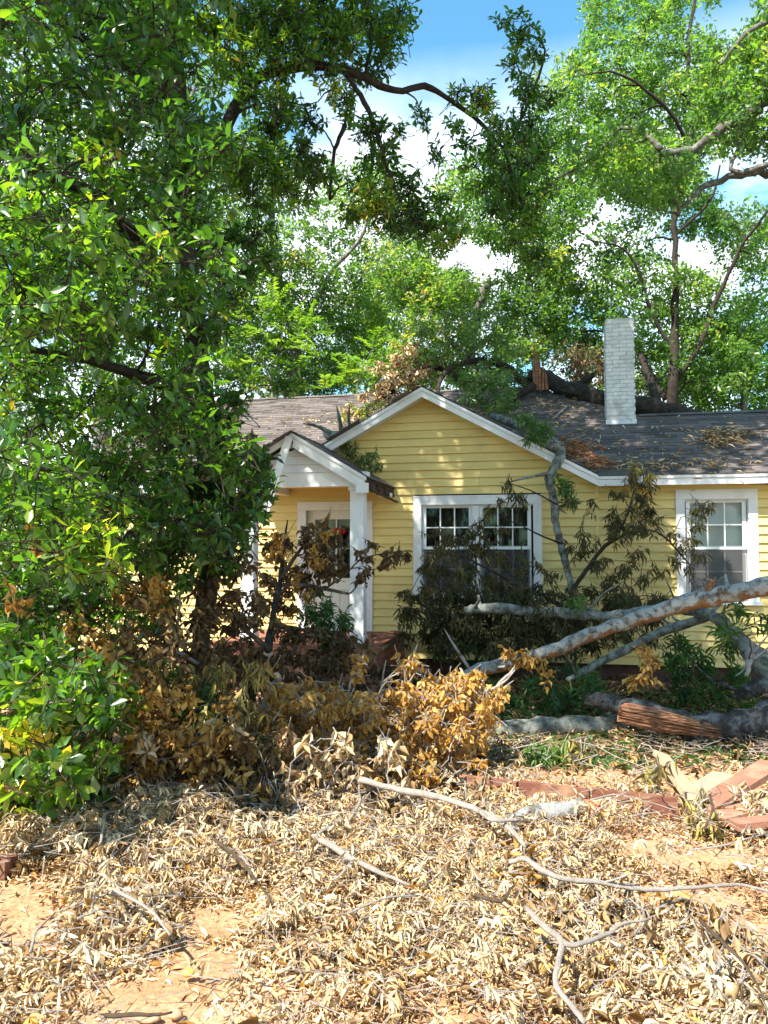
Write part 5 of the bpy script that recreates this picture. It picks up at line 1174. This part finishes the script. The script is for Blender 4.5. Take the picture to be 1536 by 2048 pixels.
br_ = cl([(530, 1050), (600, 1070), (640, 1030), (700, 1080), (700, 1170), (620, 1200), (560, 1200), (490, 1160)], 30, 8.8, .12, 7, .42, .2) \
    + cl([(470, 1180), (560, 1170), (640, 1200), (690, 1260), (730, 1320), (640, 1350), (480, 1350), (420, 1290)], 40, 8.2, .14, 8, .42, .3) \
    + cl([(380, 1240), (480, 1220), (520, 1300), (640, 1330), (720, 1330), (700, 1390), (380, 1400)], 40, 7.7, .14, 8, .38, .3) \
    + [(P(a, b_, 8.8), (.06, .06, .07), 4, .5) for a, b_ in ((718, 1105), (735, 1115), (728, 1140), (745, 1085), (770, 1110), (780, 1120), (800, 1105), (720, 1160), (690, 1130), (815, 1108), (765, 1130))]
go_ = [(P(a, b_, 8.4), (.07, .07, .07), 5, .55) for a, b_ in ((550, 1070), (565, 1090), (590, 1150), (630, 1105), (640, 1120), (655, 1070), (545, 1110), (560, 1240), (610, 1190), (590, 1215))]
br_ += cl([(660, 1270), (740, 1285), (760, 1330), (860, 1350), (860, 1400), (660, 1390)], 32, 7.9, .13, 8, .3, .2)
gr_ = [(P(a, b_, 8.3), (.11, .11, .11), 7, .36) for a, b_ in ((635, 1240), (655, 1260), (670, 1290), (645, 1210), (620, 1225), (690, 1240))]
grow(t, W, [('brown', br_), ('gold', go_), ('lance', gr_)], n_ind=70)
stub_cut(t, P(536, 1308, 7.78), P(536, 1300, 7.75) - P(536, 1320, 7.8), .05)

# branch of golden dead leaves in the middle of the yard
b0 = G(600, 1560)
t = thing('fallen_branch', 'heap of crisp golden brown leaves on a fallen branch in mid yard', 'branch', at0(b0))
W = [('stem', pts((520, 1560, 6.1), (545, 1480, 6.3), (560, 1420, 6.4), (590, 1370, 6.5)), [.04, .036, .03, .02], 'twig_pale', 9),
     ('stem', pts((545, 1480, 6.3), (640, 1450, 6.3), (760, 1430, 6.3), (900, 1400, 6.4), (990, 1390, 6.5)), [.03, .025, .02, .008], 'twig_pale', 7),
     ('side_branch', pts((690, 1440, 6.3), (700, 1370, 6.3), (710, 1330, 6.3), (705, 1310, 6.3)), [.012, .009, .004], 'twig_pale', 5),
     ('side_branch', pts((760, 1430, 6.3), (765, 1360, 6.3), (772, 1320, 6.3)), [.012, .009, .004], 'twig_pale', 5),
     ('side_branch', pts((760, 1450, 6.2), (755, 1400, 6.15), (775, 1360, 6.1), (800, 1345, 6.1)), [.012, .009, .005], 'twig_pale', 5),
     ('side_branch', pts((850, 1410, 6.3), (930, 1400, 6.3), (1000, 1370, 6.4), (1030, 1340, 6.4)), [.014, .012, .006], 'twig_pale', 5),
     ('side_branch', pts((640, 1450, 6.2), (600, 1400, 6.1), (640, 1395, 6.1)), [.012, .007], 'twig_pale', 5)]
gold = cl([(520, 1400), (560, 1360), (640, 1390), (720, 1390), (860, 1360), (960, 1360), (1000, 1400), (960, 1480), (900, 1540), (760, 1540), (620, 1520), (540, 1500)], 29, 6.15, .10, 8, .60, .35, .16) \
     + cl([(700, 1320), (730, 1300), (720, 1350)], 16, 6.3, .05, 3, .65, .05) + cl([(790, 1330), (830, 1310), (820, 1370)], 18, 6.3, .07, 5, .65, .05) \
     + cl([(560, 1480), (900, 1530), (940, 1600), (740, 1610), (520, 1560)], 33, 5.8, .10, 7, .45, .25, .15) + cl([(850, 1350), (1010, 1350), (1010, 1410), (880, 1400)], 30, 6.4, .09, 6, .75, .1)
brn = cl([(540, 1450), (900, 1500), (980, 1480), (960, 1590), (700, 1600), (480, 1560)], 40, 6.5, .15, 8, .2, .25)
gold += cl([(430, 1560), (640, 1590), (960, 1580), (1000, 1640), (760, 1640), (420, 1640)], 38, 5.5, .09, 5, .5, .3, .2)
brn += cl([(300, 1600), (640, 1610), (980, 1600), (1000, 1660), (700, 1680), (300, 1680)], 34, 5.2, .10, 6, .5, .25, .22)
brn += cl([(380, 1500), (700, 1560), (980, 1540), (1010, 1610), (700, 1640), (360, 1640)], 34, 5.9, .13, 8, .25, .3, .15)
tan_ = cl([(200, 1420), (560, 1440), (1010, 1560), (1020, 1640), (200, 1670)], 50, 5.5, .09, 5, .4, .35, .2)
gold += [(P(a, b_, 6.1 + R_.uniform(-.4, .4)), (.07, .07, .07), 5, .6 + R_.gauss(0, .15)) for a, b_ in [(R_.uniform(440, 985), R_.uniform(1345, 1650)) for _ in range(46)]]
grow(t, W, [('gold', gold), ('brown', brn), ('tan', tan_)], twig='twig_pale', n_ind=150)
stub_cut(t, P(520, 1560, 6.1), P(520, 1562, 6.05) - P(530, 1530, 6.2), .04)
# sawn-off stub with pale end above the golden heap
t = thing('fallen_branch', 'bent pale stub with a sawn end left of the golden heap', 'branch', at0(G(545, 1500)))
q = pts((500, 1570, 5.9), (535, 1520, 6.0), (545, 1460, 6.1), (530, 1400, 6.3), (555, 1362, 6.3), (553, 1352, 6.25))
grow(t, [('stem', q, [.03, .03, .032, .03, .03, .028], 'twig_pale', 9)], []); stub_cut(t, q[-1], q[-1] - q[-2], .028); stub_cut(t, q[0], q[0] - q[1], .028)

# brown and green tangle on the left, below the standing tree
b0 = G(330, 1600)
t = thing('fallen_branch', 'tangled branch with orange dead leaves under the broad leaved tree', 'branch', at0(b0))
W = [('stem', pts((420, 1610, 5.6), (400, 1530, 5.8), (390, 1440, 6.2), (400, 1330, 6.6), (410, 1200, 6.8), (430, 1130, 6.9)), [.03, .03, .03, .028, .02, .012], 'twig_brown', 8),
     ('side_branch', pts((400, 1330, 6.6), (340, 1300, 6.3), (280, 1330, 6.0), (200, 1270, 5.8), (150, 1240, 5.6)), [.016, .014, .01, .006], 'twig_pale', 6),
     ('side_branch', pts((340, 1300, 6.3), (355, 1250, 6.2), (360, 1190, 6.1)), [.014, .012, .008], 'twig_pale', 6),
     ('side_branch', pts((390, 1520, 5.8), (400, 1540, 5.6), (330, 1570, 5.4), (232, 1587, 5.2)), [.014, .016, .016, .014], 'twig_pale', 6),
     ('side_branch', pts((405, 1560, 5.5), (408, 1600, 5.4), (342, 1600, 5.3)), [.012, .014, .014], 'twig_pale', 6),
     ('side_branch', pts((370, 1480, 5.9), (350, 1440, 5.8), (290, 1400, 5.7), (240, 1370, 5.6)), [.014, .012, .006], 'twig_pale', 6)]
og = [(P(a, b_, Y), (.10, .10, .10), n, .42 + R_.gauss(0, .12)) for a, b_, Y, n in ((300, 1160, 5.6, 7), (325, 1180, 5.6, 7), (240, 1165, 5.6, 6), (260, 1190, 5.6, 5), (320, 1210, 5.6, 5), (200, 1275, 5.2, 8), (215, 1300, 5.2, 6), (180, 1290, 5.2, 5), (145, 1250, 5.2, 5), (255, 1340, 5.2, 5), (300, 1380, 5.3, 7), (310, 1420, 5.3, 8), (280, 1440, 5.3, 6), (345, 1400, 5.4, 5), (330, 1450, 5.3, 5), (350, 1480, 5.4, 6), (310, 1490, 5.3, 6), (265, 1480, 5.3, 4), (215, 1625, 4.9, 6), (250, 1600, 4.9, 4), (370, 1380, 5.6, 5), (80, 1080, 4.4, 4), (30, 1200, 4.4, 5))]
og += cl([(420, 1420), (520, 1400), (560, 1520), (540, 1620), (440, 1640), (420, 1540)], 38, 5.7, .12, 6, .5, .2)
bw = cl([(260, 1200), (420, 1180), (460, 1300), (540, 1420), (560, 1600), (320, 1640), (260, 1500), (240, 1330)], 52, 6.4, .15, 7, .36, .3) + cl([(300, 1500), (520, 1480), (580, 1640), (330, 1660)], 46, 5.4, .11, 6, .55, .15)
bw += cl([(120, 1180), (300, 1150), (420, 1300), (380, 1440), (160, 1330)], 60, 5.6, .10, 5, .6, .3, .2)
og += cl([(230, 1330), (430, 1340), (520, 1500), (420, 1620), (250, 1620)], 52, 5.2, .09, 5, .5, .2, .2)
bw += cl([(360, 1080), (470, 1060), (520, 1150), (500, 1270), (400, 1260)], 44, 6.7, .13, 6, .5, .25) + cl([(250, 1150), (400, 1130), (430, 1280), (280, 1320)], 52, 6.2, .12, 6, .5, .25)
lg = [(P(a, b_, 5.7), (.11, .11, .11), 6, .6) for a, b_ in ((420, 1390), (425, 1440), (440, 1420), (400, 1480), (415, 1500), (445, 1470), (390, 1410), (330, 1340))]
ov = cl([(300, 1300), (520, 1340), (560, 1560), (330, 1600)], 54, 5.6, .11, 6, .85, .3, .15)
grow(t, W, [('gold', og), ('brown', bw), ('lance', lg), ('olive', ov)], n_ind=80)

# green broad leaved bush at the lower left
b0 = G(90, 1700)
t = thing('shrub', 'bright green broad leaved bush sprawling at the lower left edge', 'shrub', at0(b0))
W = [('stem', [b0 + np.array([0, .3, -.05]), P(90, 1560, 4.9), P(60, 1450, 4.9), P(40, 1350, 4.9)], [.03, .025, .012], 'twig_brown', 7),
     ('stem', pts((90, 1560, 4.9), (170, 1480, 4.8), (230, 1420, 4.8)), [.022, .012], 'twig_brown', 6),
     ('stem', pts((60, 1560, 4.7), (110, 1545, 4.55), (140, 1500, 4.5)), [.012, .009], 'twig_pale', 6), ('stem', pts((-20, 1560, 4.5), (40, 1530, 4.45), (90, 1490, 4.5)), [.014, .009], 'twig_pale', 6)]
gb = cl([(-60, 1230), (80, 1240), (180, 1330), (260, 1400), (270, 1480), (200, 1560), (170, 1620), (100, 1670), (-60, 1690)], 52, 4.75, .15, 10, .66, .3, .12) + cl([(-60, 1250), (150, 1300), (280, 1430), (200, 1650), (-60, 1680)], 60, 5.3, .17, 10, .46, .3) \
   + cl([(-60, 1380), (150, 1380), (180, 1560), (60, 1640), (-60, 1640)], 60, 4.2, .12, 8, .74, .2)
grow(t, W, [('broad', gb)], n_ind=170)

# --- sprays lying on the foreground litter
def spray(label, stems, groups, **k):
    t = thing('fallen_branch', label, 'branch', at0(stems[0][1][0])); grow(t, stems, groups, twig='twig_pale', **k); return t
def g_(*q): return [G(a, b_, h + .10) for a, b_, h in q]
def cg(poly, step, h, rad, n, tint, dt=.12): return [(G(a, b_, h * R_.uniform(.5, 1.3)), (rad, rad, rad * .8), n, tint + R_.gauss(0, dt)) for a, b_ in scatter(poly, step)]
spray('pale forked branch with rusty leaves running from the short log towards the viewer', [('stem', g_((720, 1560, .16), (800, 1580, .14), (880, 1595, .13), (960, 1622, .12), (1010, 1650, .10), (1050, 1690, .09)), [.022, .022, .02, .018, .015, .012], 'twig_pale', 8),
    ('side_branch', g_((960, 1622, .12), (985, 1640, .14), (1040, 1640, .12)), [.014, .008], 'twig_pale', 6)],
    [('gold', cg([(1040, 1690), (1090, 1700), (1110, 1790), (1050, 1790)], 34, .12, .07, 5, .28)), ('brown_small', cg([(1050, 1700), (1100, 1700), (1150, 1850), (1060, 1830)], 38, .10, .08, 6, .25))], n_ind=50)
spray('long pale bare branch snaking right across the clay', [('stem', g_((1020, 1725, .07), (1050, 1718, .10), (1075, 1735, .10), (1125, 1757, .08), (1200, 1765, .06), (1280, 1778, .05), (1340, 1778, .05), (1430, 1772, .06), (1480, 1770, .05), (1550, 1785, .05)), [.013, .014, .014, .013, .012, .011, .010, .009, .008, .006], 'twig_pale', 7),
    ('side_branch', g_((1210, 1765, .06), (1250, 1752, .12), (1262, 1745, .14)), [.007, .003], 'twig_pale', 5), ('side_branch', g_((1430, 1772, .06), (1460, 1800, .03), (1490, 1815, .03)), [.006, .003], 'twig_pale', 5), ('side_branch', g_((1350, 1778, .05), (1356, 1740, .12), (1358, 1730, .16)), [.005, .003], 'twig_brown', 5)], [], n_ind=0)
spray('pale y forked twig rising from the litter near the bottom middle', [('stem', g_((1052, 1815, .10), (1085, 1850, .11), (1122, 1882, .12), (1118, 1920, .09), (1112, 1970, .06), (1150, 2020, .03), (1170, 2045, .02)), [.013, .013, .013, .011, .010, .009], 'twig_pale', 7),
    ('side_branch', g_((1122, 1882, .12), (1150, 1890, .12), (1215, 1868, .10), (1240, 1850, .12), (1300, 1838, .10)), [.011, .010, .008, .005], 'twig_pale', 6)],
    [('brown_small', cg([(1120, 1780), (1240, 1790), (1340, 1830), (1300, 1900), (1160, 1860)], 44, .09, .07, 6, .22))], n_ind=30)
spray('short pale branch lying in the tan litter left of the middle', [('stem', g_((625, 1675, .10), (660, 1690, .09), (700, 1715, .08), (760, 1745, .06), (820, 1770, .04)), [.020, .018, .016, .012, .006], 'twig_pale', 7)], [('brown_small', cg([(560, 1660), (620, 1660), (720, 1760), (620, 1790)], 40, .07, .06, 5, .25))], n_ind=20)
spray('olive brown wilted spray at the lower right corner', [('stem', g_((1400, 1840, .12), (1440, 1880, .14), (1490, 1930, .12), (1530, 2000, .08)), [.008, .007, .004], 'twig_brown', 6)],
    [('brown_small', cg([(1370, 1880), (1450, 1850), (1560, 1900), (1560, 2050), (1430, 2040), (1380, 1960)], 44, .11, .06, 6, .3)), ('gold', cg([(1320, 1780), (1420, 1800), (1460, 1880), (1350, 1880)], 46, .07, .06, 4, .35))], n_ind=60)
spray('wilted olive leaf spray draped on the boards at the right', [('stem', g_((1420, 1590, .12), (1425, 1620, .13), (1410, 1655, .08)), [.007, .006, .004], 'twig_brown', 5)], [('olive', cg([(1385, 1600), (1440, 1600), (1440, 1660), (1370, 1650)], 24, .10, .05, 5, .9))], n_ind=20)
spray('yellow green wilted tuft on the tip of the pale leaning board', [('stem', g_((1322, 1560, .3), (1318, 1530, .36), (1315, 1512, .4)), [.006, .004], 'twig_brown', 5)], [('olive', [(G(1315, 1530, .3), (.04, .04, .06), 5, .98), (G(1305, 1545, .25), (.04, .04, .05), 4, .95), (G(1140, 1480, .15), (.04, .04, .05), 4, .95)])], n_ind=10)
spray('pale green narrow leaved spray on the litter below the grey log', [('stem', g_((1010, 1500, .1), (1060, 1490, .16), (1090, 1480, .2)), [.006, .004], 'twig_pale', 5)], [('lance', cg([(1040, 1480), (1120, 1480), (1100, 1530), (1050, 1520)], 26, .12, .07, 5, .85)), ('olive', cg([(1110, 1500), (1180, 1490), (1170, 1520), (1120, 1530)], 30, .08, .05, 4, .9))], n_ind=20)
spray('brown curled sprays on the litter left of the middle', [('stem', g_((430, 1680, .12), (480, 1720, .12), (520, 1770, .08)), [.009, .006], 'twig_brown', 6)], [('brown_small', cg([(380, 1660), (520, 1660), (640, 1720), (560, 1790), (440, 1740)], 42, .10, .07, 6, .25)), ('gold', cg([(60, 1660), (240, 1650), (220, 1720), (100, 1740)], 44, .08, .06, 5, .25))], n_ind=40)
spray('brown spray with drooping leaves near the bottom left bare patch', [('stem', g_((230, 1780, .12), (300, 1820, .13), (340, 1870, .10)), [.008, .005], 'twig_pale', 6)], [('brown_small', cg([(160, 1800), (320, 1790), (360, 1850), (280, 1890), (180, 1880)], 42, .09, .06, 6, .3))], n_ind=30)
# loose bare twigs
TW = [('thin grey twig crossing the litter at the lower left', ((60, 1905, .05), (75, 1860, .1), (110, 1825, .08)), .006), ('pale straight twig beside the lower left bare patch', ((155, 1838, .04), (200, 1818, .05)), .006), ('brown twig lying across the bottom left clay', ((210, 2030, .03), (280, 2028, .04), (345, 2024, .03)), .008),
      ('thin curved twig bleached white above the short log', ((640, 1632, .1), (700, 1625, .13), (765, 1640, .1)), .006), ('pale twig pointing up at the right of the short log', ((1135, 1690, .03), (1185, 1668, .06), (1200, 1650, .14)), .008), ('tangle of white hair thin twigs on the red edging boards', ((1180, 1600, .14), (1230, 1590, .16), (1300, 1605, .12), (1350, 1620, .1)), .005),
      ('white hair thin twig bent over the edging boards', ((1190, 1625, .1), (1225, 1600, .17), (1260, 1580, .15)), .005), ('pale upright twig in front of the golden heap', ((700, 1640, .05), (720, 1600, .16), (718, 1570, .25)), .009), ('short pale stick leaning on the slanting limb', ((930, 1410, .35), (990, 1375, .5), (1028, 1335, .65)), .018),
      ('short bleached stick standing left of the green shrub', ((975, 1440, .3), (985, 1410, .4), (1005, 1385, .45)), .015), ('grey curved twig in the dark brush before the porch', ((618, 1390, .25), (632, 1350, .4), (620, 1325, .5)), .016), ('long thin pale twig by the orange leaves at left', ((205, 1650, .05), (200, 1690, .1), (210, 1630, .2)), .008),
      ('thin pale twig in the litter at the bottom middle', ((690, 1830, .05), (760, 1800, .07), (840, 1790, .05)), .006), ('brown curved twig in the lower middle litter', ((950, 1790, .06), (1000, 1800, .09), (1030, 1770, .1)), .009), ('slender twig lying on bare clay at the right', ((1380, 1700, .02), (1450, 1690, .04), (1536, 1665, .03)), .006)]
for lab, q, r in TW:
    qq = g_(*q); t = thing('twig', lab, 'twig', at0(qq[0])); wood(t, 'stick', qq, [r, r * .9, r * .5], 'twig_pale' if 'brown' not in lab else 'twig_brown', 6, .1, 4, r * .5)

# --- broken lumber
def board(label, a, b_, w, th, m, name='board', n=(0, 0, 1), jag=0.0):
    a, b_ = np.asarray(a), np.asarray(b_); ax = unit(b_ - a); sd = unit(np.cross(np.asarray(n, float), ax)); up = np.cross(ax, sd)
    t = thing(name, label, 'board', at0(a)); B = MB(); ln = np.linalg.norm(b_ - a); k = 6
    V = []
    for i in range(k + 1):
        u = i / k
        for sx, sz in ((-1, 0), (1, 0), (1, 1), (-1, 1)):
            e = ax * R_.uniform(-jag, jag) if i in (0, k) else 0
            V.append(a + ax * ln * u + sd * sx * w / 2 * (1 + R_.uniform(-.02, .02)) + up * sz * th + e)
    Q = [(i * 4 + j, i * 4 + (j + 1) % 4, (i + 1) * 4 + (j + 1) % 4, (i + 1) * 4 + j) for i in range(k) for j in range(4)] + [(3, 2, 1, 0), (k * 4, k * 4 + 1, k * 4 + 2, k * 4 + 3)]
    B.add(V, Q, tint=R_.random()); B.build('plank', M[m], t); return t
board('wide red stained board raised at the right edge of the yard', G(1390, 1632, .03), G(1545, 1535, .20), .17, .042, 'redboard', jag=.01)
board('pale weathered board leaning with its tip in the litter', G(1318, 1512, .12), G(1385, 1605, .02), .12, .04, 'paleboard', n=(.35, 0, 1), jag=.03)
board('short pale red board lying flat behind the wide red board', G(1405, 1590, .015), G(1455, 1555, .02), .22, .03, 'paleboard')
board('red board end sticking out below the wide red board', G(1390, 1655, .02), G(1500, 1625, .05), .15, .04, 'redboard', jag=.01)
board('thin red board edge lying at the right edge', G(1468, 1658, .05), G(1560, 1648, .06), .10, .045, 'redboard')
board('flat pale board half buried at the right edge', G(1480, 1625, .015), G(1560, 1600, .02), .2, .025, 'paleboard')
e = [G(880, 1572, .0), G(1035, 1592, .0), G(1040, 1593, .0), G(1180, 1612, .0), G(1186, 1612, .0), G(1355, 1632, .0)]
for i, lab in enumerate(('dark red edging board partly under the golden heap', 'red edging board in the middle of the row', 'dark red edging board under white twigs at the right of the row')):
    t = board(lab, e[2 * i] + [0, 0, -.02], e[2 * i + 1] + [0, 0, -.02], .045, .12 + .01 * i, 'darkred', 'edging_board', jag=.006); t['group'] = 'red edging boards in a row'
board('red painted scrap of wood below the end of the torn trunk', G(1500, 1510, .02), G(1560, 1500, .06), .16, .06, 'darkred')
board('dark red timber end at the left edge of the litter', G(-40, 1745, .0), G(22, 1752, .0), .10, .09, 'darkred')
t = thing('log', 'pale broken stick end lying at the left edge below the bush', 'log', at0(G(-30, 1690))); wood(t, 'stick', [G(-40, 1700, .05), G(0, 1685, .06), G(38, 1668, .06)], [.035, .03, .02], 'twig_pale', 8)

# --- ground litter
def bare(x, y):
    """1 where red clay shows through"""
    v = np.zeros_like(x)
    for (px, py, rx, ry) in ((430, 1850, 85, 45), (400, 1935, 105, 60), (290, 2010, 110, 55), (40, 1850, 100, 85), (30, 1790, 80, 36), (1420, 1715, 170, 36), (1480, 1870, 100, 46), (1250, 1545, 200, 26), (1440, 1590, 130, 40), (330, 2050, 150, 34), (620, 1905, 60, 22), (700, 1840, 50, 16), (1390, 1800, 120, 22), (930, 2050, 60, 20), (1300, 1690, 70, 18)):
        qx, qy, _ = proj(np.stack([x, y, np.zeros_like(x)], -1).reshape(-1, 3)); v = np.maximum(v, np.clip(1.55 - np.hypot((qx - px) / rx, (qy - py) / ry), 0, 1))
    return v
def mound(x, y): return .015 + .20 * np.clip(vnoise(x, y, .6) - .35, 0, 1) + .07 * vnoise(x, y, .22)
lit = thing('leaf_litter', 'thick carpet of dry curled tan leaves over the yard', 'leaf litter', (0, 4, 0)); lit['kind'] = 'stuff'
def litter(x0, x1, y0, y1, n, dens, ln=.06):
    x = rng.uniform(x0, x1, n); y = rng.uniform(y0, y1, n)
    px, py, dp = proj(np.stack([x, y, np.zeros(n)], -1))
    bb = bare(x, y)
    ok = (px > -120) & (px < 1660) & (py < 2200) & (rng.random(n) < dens(x, y)) & (rng.random(n) > bb * .985)
    x, y, bb = x[ok], y[ok], bb[ok]; n = len(x)
    z = gh(x, y) + .003 + mound(x, y) * (1 - .95 * np.clip(bb * 1.6, 0, 1)) * rng.random(n) ** .7
    p = np.stack([x, y, z], -1); d = unit(np.stack([rng.normal(size=n), rng.normal(size=n), rng.normal(size=n) * .55 - .12], -1))
    nn = np.array([0, 0, 1.0]) + rng.normal(size=(n, 3)) * .8
    patch = vnoise(x, y, .3); big_ = vnoise(x, y, 1.3); tt = .52 + (patch - .5) * .45 + (big_ - .5) * .25 + rng.normal(size=n) * .2
    tt = np.where(rng.random(n) < .025, 1.0, tt); tt = np.clip(np.where(rng.random(n) < .10, .08, tt), 0, 1)
    return p, d, nn, ln * (.35 + .95 * rng.random(n) ** 1.2), tt
Ls = Leaves(); Lb = Leaves(); Lq = Leaves()
full = lambda x, y: np.clip(1.1 - np.clip(y - 5.0, 0, 9) * .22, .25, 1) * (.22 + .78 * np.clip(vnoise(x, y, .5) * 2.4 - .55, 0, 1))
p, d, nn, l, tt = litter(-3.2, 3.8, 2.3, 5.6, 300000, full, .055); w_ = l * (.13 + .13 * rng.random(len(l))); f_ = p[:, 1] > 3.5; Ls.add(p[~f_], d[~f_], nn[~f_], l[~f_], w_[~f_], tt[~f_]); Lq.add(p[f_], d[f_], nn[f_], l[f_], w_[f_], tt[f_])
p, d, nn, l, tt = litter(-3.5, 5.2, 5.4, 9.5, 70000, full, .06); Lq.add(p, d, nn, l, l * .22, tt - .10)
p, d, nn, l, tt = litter(-3.2, 3.8, 2.3, 5.6, 60000, lambda x, y: .25 + 0 * x, .022); Lq.add(p, d, nn, l, l * .45, tt - .12)      # crumbs and broken bits
p, d, nn, l, tt = litter(-3.2, 3.8, 2.3, 6.5, 3200, full, .085); Lb.add(p + [0, 0, .02], d, nn, l, l * .42, rng.random(len(l)) ** 1.5)
# bunches of leaves still joined at a twig, hanging from it
nb = 5200; x = rng.uniform(-2.8, 3.2, nb); y = rng.uniform(2.3, 6.2, nb); ok = (rng.random(nb) > bare(x, y) * 1.2) & (rng.random(nb) < full(x, y) * 1.1); x, y = x[ok], y[ok]; nb = len(x)
c = np.stack([x, y, gh(x, y) + mound(x, y) + .03 + .07 * rng.random(nb)], -1); d = unit(rng.normal(size=(nb, 3)) * [1, 1, .4] + [0, 0, .25])
tb_ = .5 + .22 * rng.normal(size=nb); bc, bd, nb0 = c, d, nb
whorl(Ls, c - d * .07, c, d, 7, .060, .19, tb_, .1, .15, .8, 1.0, .2)
p, d, nn, l, tt = litter(-3.2, 3.8, 2.3, 6.2, 60000, full, .07); d[:, 2] *= .2; p[:, 2] -= .015; nn = np.array([0, 0, 1.0]) + rng.normal(size=(len(p), 3)) * .25
Lf = Leaves(); Lf.add(np.maximum(p, np.stack([p[:, 0], p[:, 1], gh(p[:, 0], p[:, 1]) + .004], -1)), unit(d), nn, l, l * (.16 + .16 * rng.random(len(l))), tt - .16); Lf.build('matted_leaves', M['leaf_litter'], 'dia', lit)
Ls.build('curled_leaves', M['leaf_litter'], 'curl', lit); Lq.build('small_leaves', M['leaf_litter'], 'curl4', lit); Lb.build('broad_leaves', M['leaf_gold'], 'dry', lit)
b = MB(); b.sticks(bc - bd * .16, bc, np.full(nb0, .0026), np.full(nb0, .0016))
nb = 4600; x = rng.uniform(-3, 4, nb); y = rng.uniform(2.3, 7.0, nb); k_ = rng.random(nb) > bare(x, y) * 1.1; x, y = x[k_], y[k_]; nb = len(x); z = gh(x, y) + mound(x, y) * .8 + .012; a = rng.uniform(0, 6.28, nb); l = rng.uniform(.05, .32, nb)
A = np.stack([x, y, z], -1); B_ = A + np.stack([np.cos(a) * l, np.sin(a) * l, rng.normal(size=nb) * .03], -1); B_[:, 2] = np.maximum(B_[:, 2], gh(B_[:, 0], B_[:, 1]) + .005)
b.sticks(A, B_, np.full(nb, .0032), np.full(nb, .0016)); b.build('small_twigs', M['twig_pale'], lit, kind='stuff')
# green cuttings in the shade by the logs
t = thing('leaf_litter', 'narrow green and grey leaves strewn in the shade before the logs', 'leaf litter', (2, 6.8, 0)); t['kind'] = 'stuff'; L = Leaves()
n = 5200; x = rng.uniform(.6, 4.6, n); y = rng.uniform(6.2, 9.5, n); L.add(np.stack([x, y, gh(x, y) + .01 + .05 * rng.random(n)], -1), unit(rng.normal(size=(n, 3)) * [1, 1, .25]), np.array([0, 0, 1.0]) + rng.normal(size=(n, 3)) * .5, .11 * (.6 + .7 * rng.random(n)), .016, .35 + .3 * rng.normal(size=n))
L.build('leaves', M['leaf_lance'], 'lance', t); L = Leaves()
n = 5000; x = rng.uniform(-3.5, 4.8, n); y = rng.uniform(6.0, 10.5, n); L.add(np.stack([x, y, gh(x, y) + .01 + .06 * rng.random(n)], -1), unit(rng.normal(size=(n, 3)) * [1, 1, .3]), np.array([0, 0, 1.0]) + rng.normal(size=(n, 3)) * .5, .09 * (.6 + .7 * rng.random(n)), .026, .3 + .3 * rng.normal(size=n)); L.build('brown_leaves', M['leaf_brown'], 'curl', t)

# crumbs of clay
t = thing('clay_crumbs', 'small crumbs and clods of red clay on the bare patches', 'clay crumbs', (0, 4, 0)); t['kind'] = 'stuff'
n = 9000; x = rng.uniform(-3, 4.5, n); y = rng.uniform(2.3, 7.0, n); q = rng.random(n) < bare(x, y); x, y = x[q], y[q]; n = len(x); r = .003 + .011 * rng.random(n) ** 3
c = np.stack([x, y, gh(x, y) + r * .3], -1); o6 = np.array([(1, 0, 0), (-1, 0, 0), (0, 1, 0), (0, -1, 0), (0, 0, .8), (0, 0, -.8)])
V = c[:, None] + o6[None] * r[:, None, None] * (.6 + .8 * rng.random((n, 6, 1))); f8 = np.array([(0, 2, 4), (2, 1, 4), (1, 3, 4), (3, 0, 4), (2, 0, 5), (1, 2, 5), (3, 1, 5), (0, 3, 5)])
np_mesh('crumbs', V.reshape(-1, 3), None, (np.arange(n)[:, None, None] * 6 + f8[None]).reshape(-1, 3), M['ground'], t, kind='stuff')

# --- small things on the clay
def pebble(name, label, cat, c, s, m):
    t = thing(name, label, cat, c); V = []; k = 10; T = []; Q = []
    for i in range(1, 6):
        a = math.pi * i / 6
        for j in range(k): b_ = 2 * math.pi * j / k; q = 1 + R_.uniform(-.07, .07); V.append((s[0] * math.sin(a) * math.cos(b_) * q, s[1] * math.sin(a) * math.sin(b_) * q, s[2] * (math.cos(a) * q + .8)))
    V += [(0, 0, s[2] * 1.8), (0, 0, -s[2] * .2)]
    for i in range(4): Q += [(i * k + j, (i + 1) * k + j, (i + 1) * k + (j + 1) % k, i * k + (j + 1) % k) for j in range(k)]
    T = [(50, j, (j + 1) % k) for j in range(k)] + [(51, 40 + (j + 1) % k, 40 + j) for j in range(k)]
    np_mesh('body', V, Q, T, M[m], t, smooth=True, local=True)
pebble('fruit', 'small yellow green fruit lying on the bare clay', 'fruit', G(376, 1952, .03), (.028, .018, .016), 'fruit')
pebble('stone', 'small brown stone beside the yellow green fruit', 'stone', G(394, 1955, .03), (.015, .012, .010), 'stone')
pebble('stone', 'rounded tan stone at the bottom edge of the clay', 'stone', G(350, 2036, .02), (.03, .022, .018), 'stone')
pebble('stone', 'flat pale orange stone at the bottom left edge', 'stone', G(296, 2042, .02), (.05, .03, .014), 'stone')
t = thing('paper_scrap', 'small crumpled white scrap on the clay at the right', 'scrap', G(1490, 1742, .04)); V = []
for i in range(5):
    for j in range(5): V.append(((i - 2) * .02 + R_.uniform(-.006, .006), (j - 2) * .018 + R_.uniform(-.006, .006), .01 + R_.uniform(0, .03)))
np_mesh('sheet', V, [(i * 5 + j, (i + 1) * 5 + j, (i + 1) * 5 + j + 1, i * 5 + j + 1) for i in range(4) for j in range(4)], None, M['paper'], t, local=True)
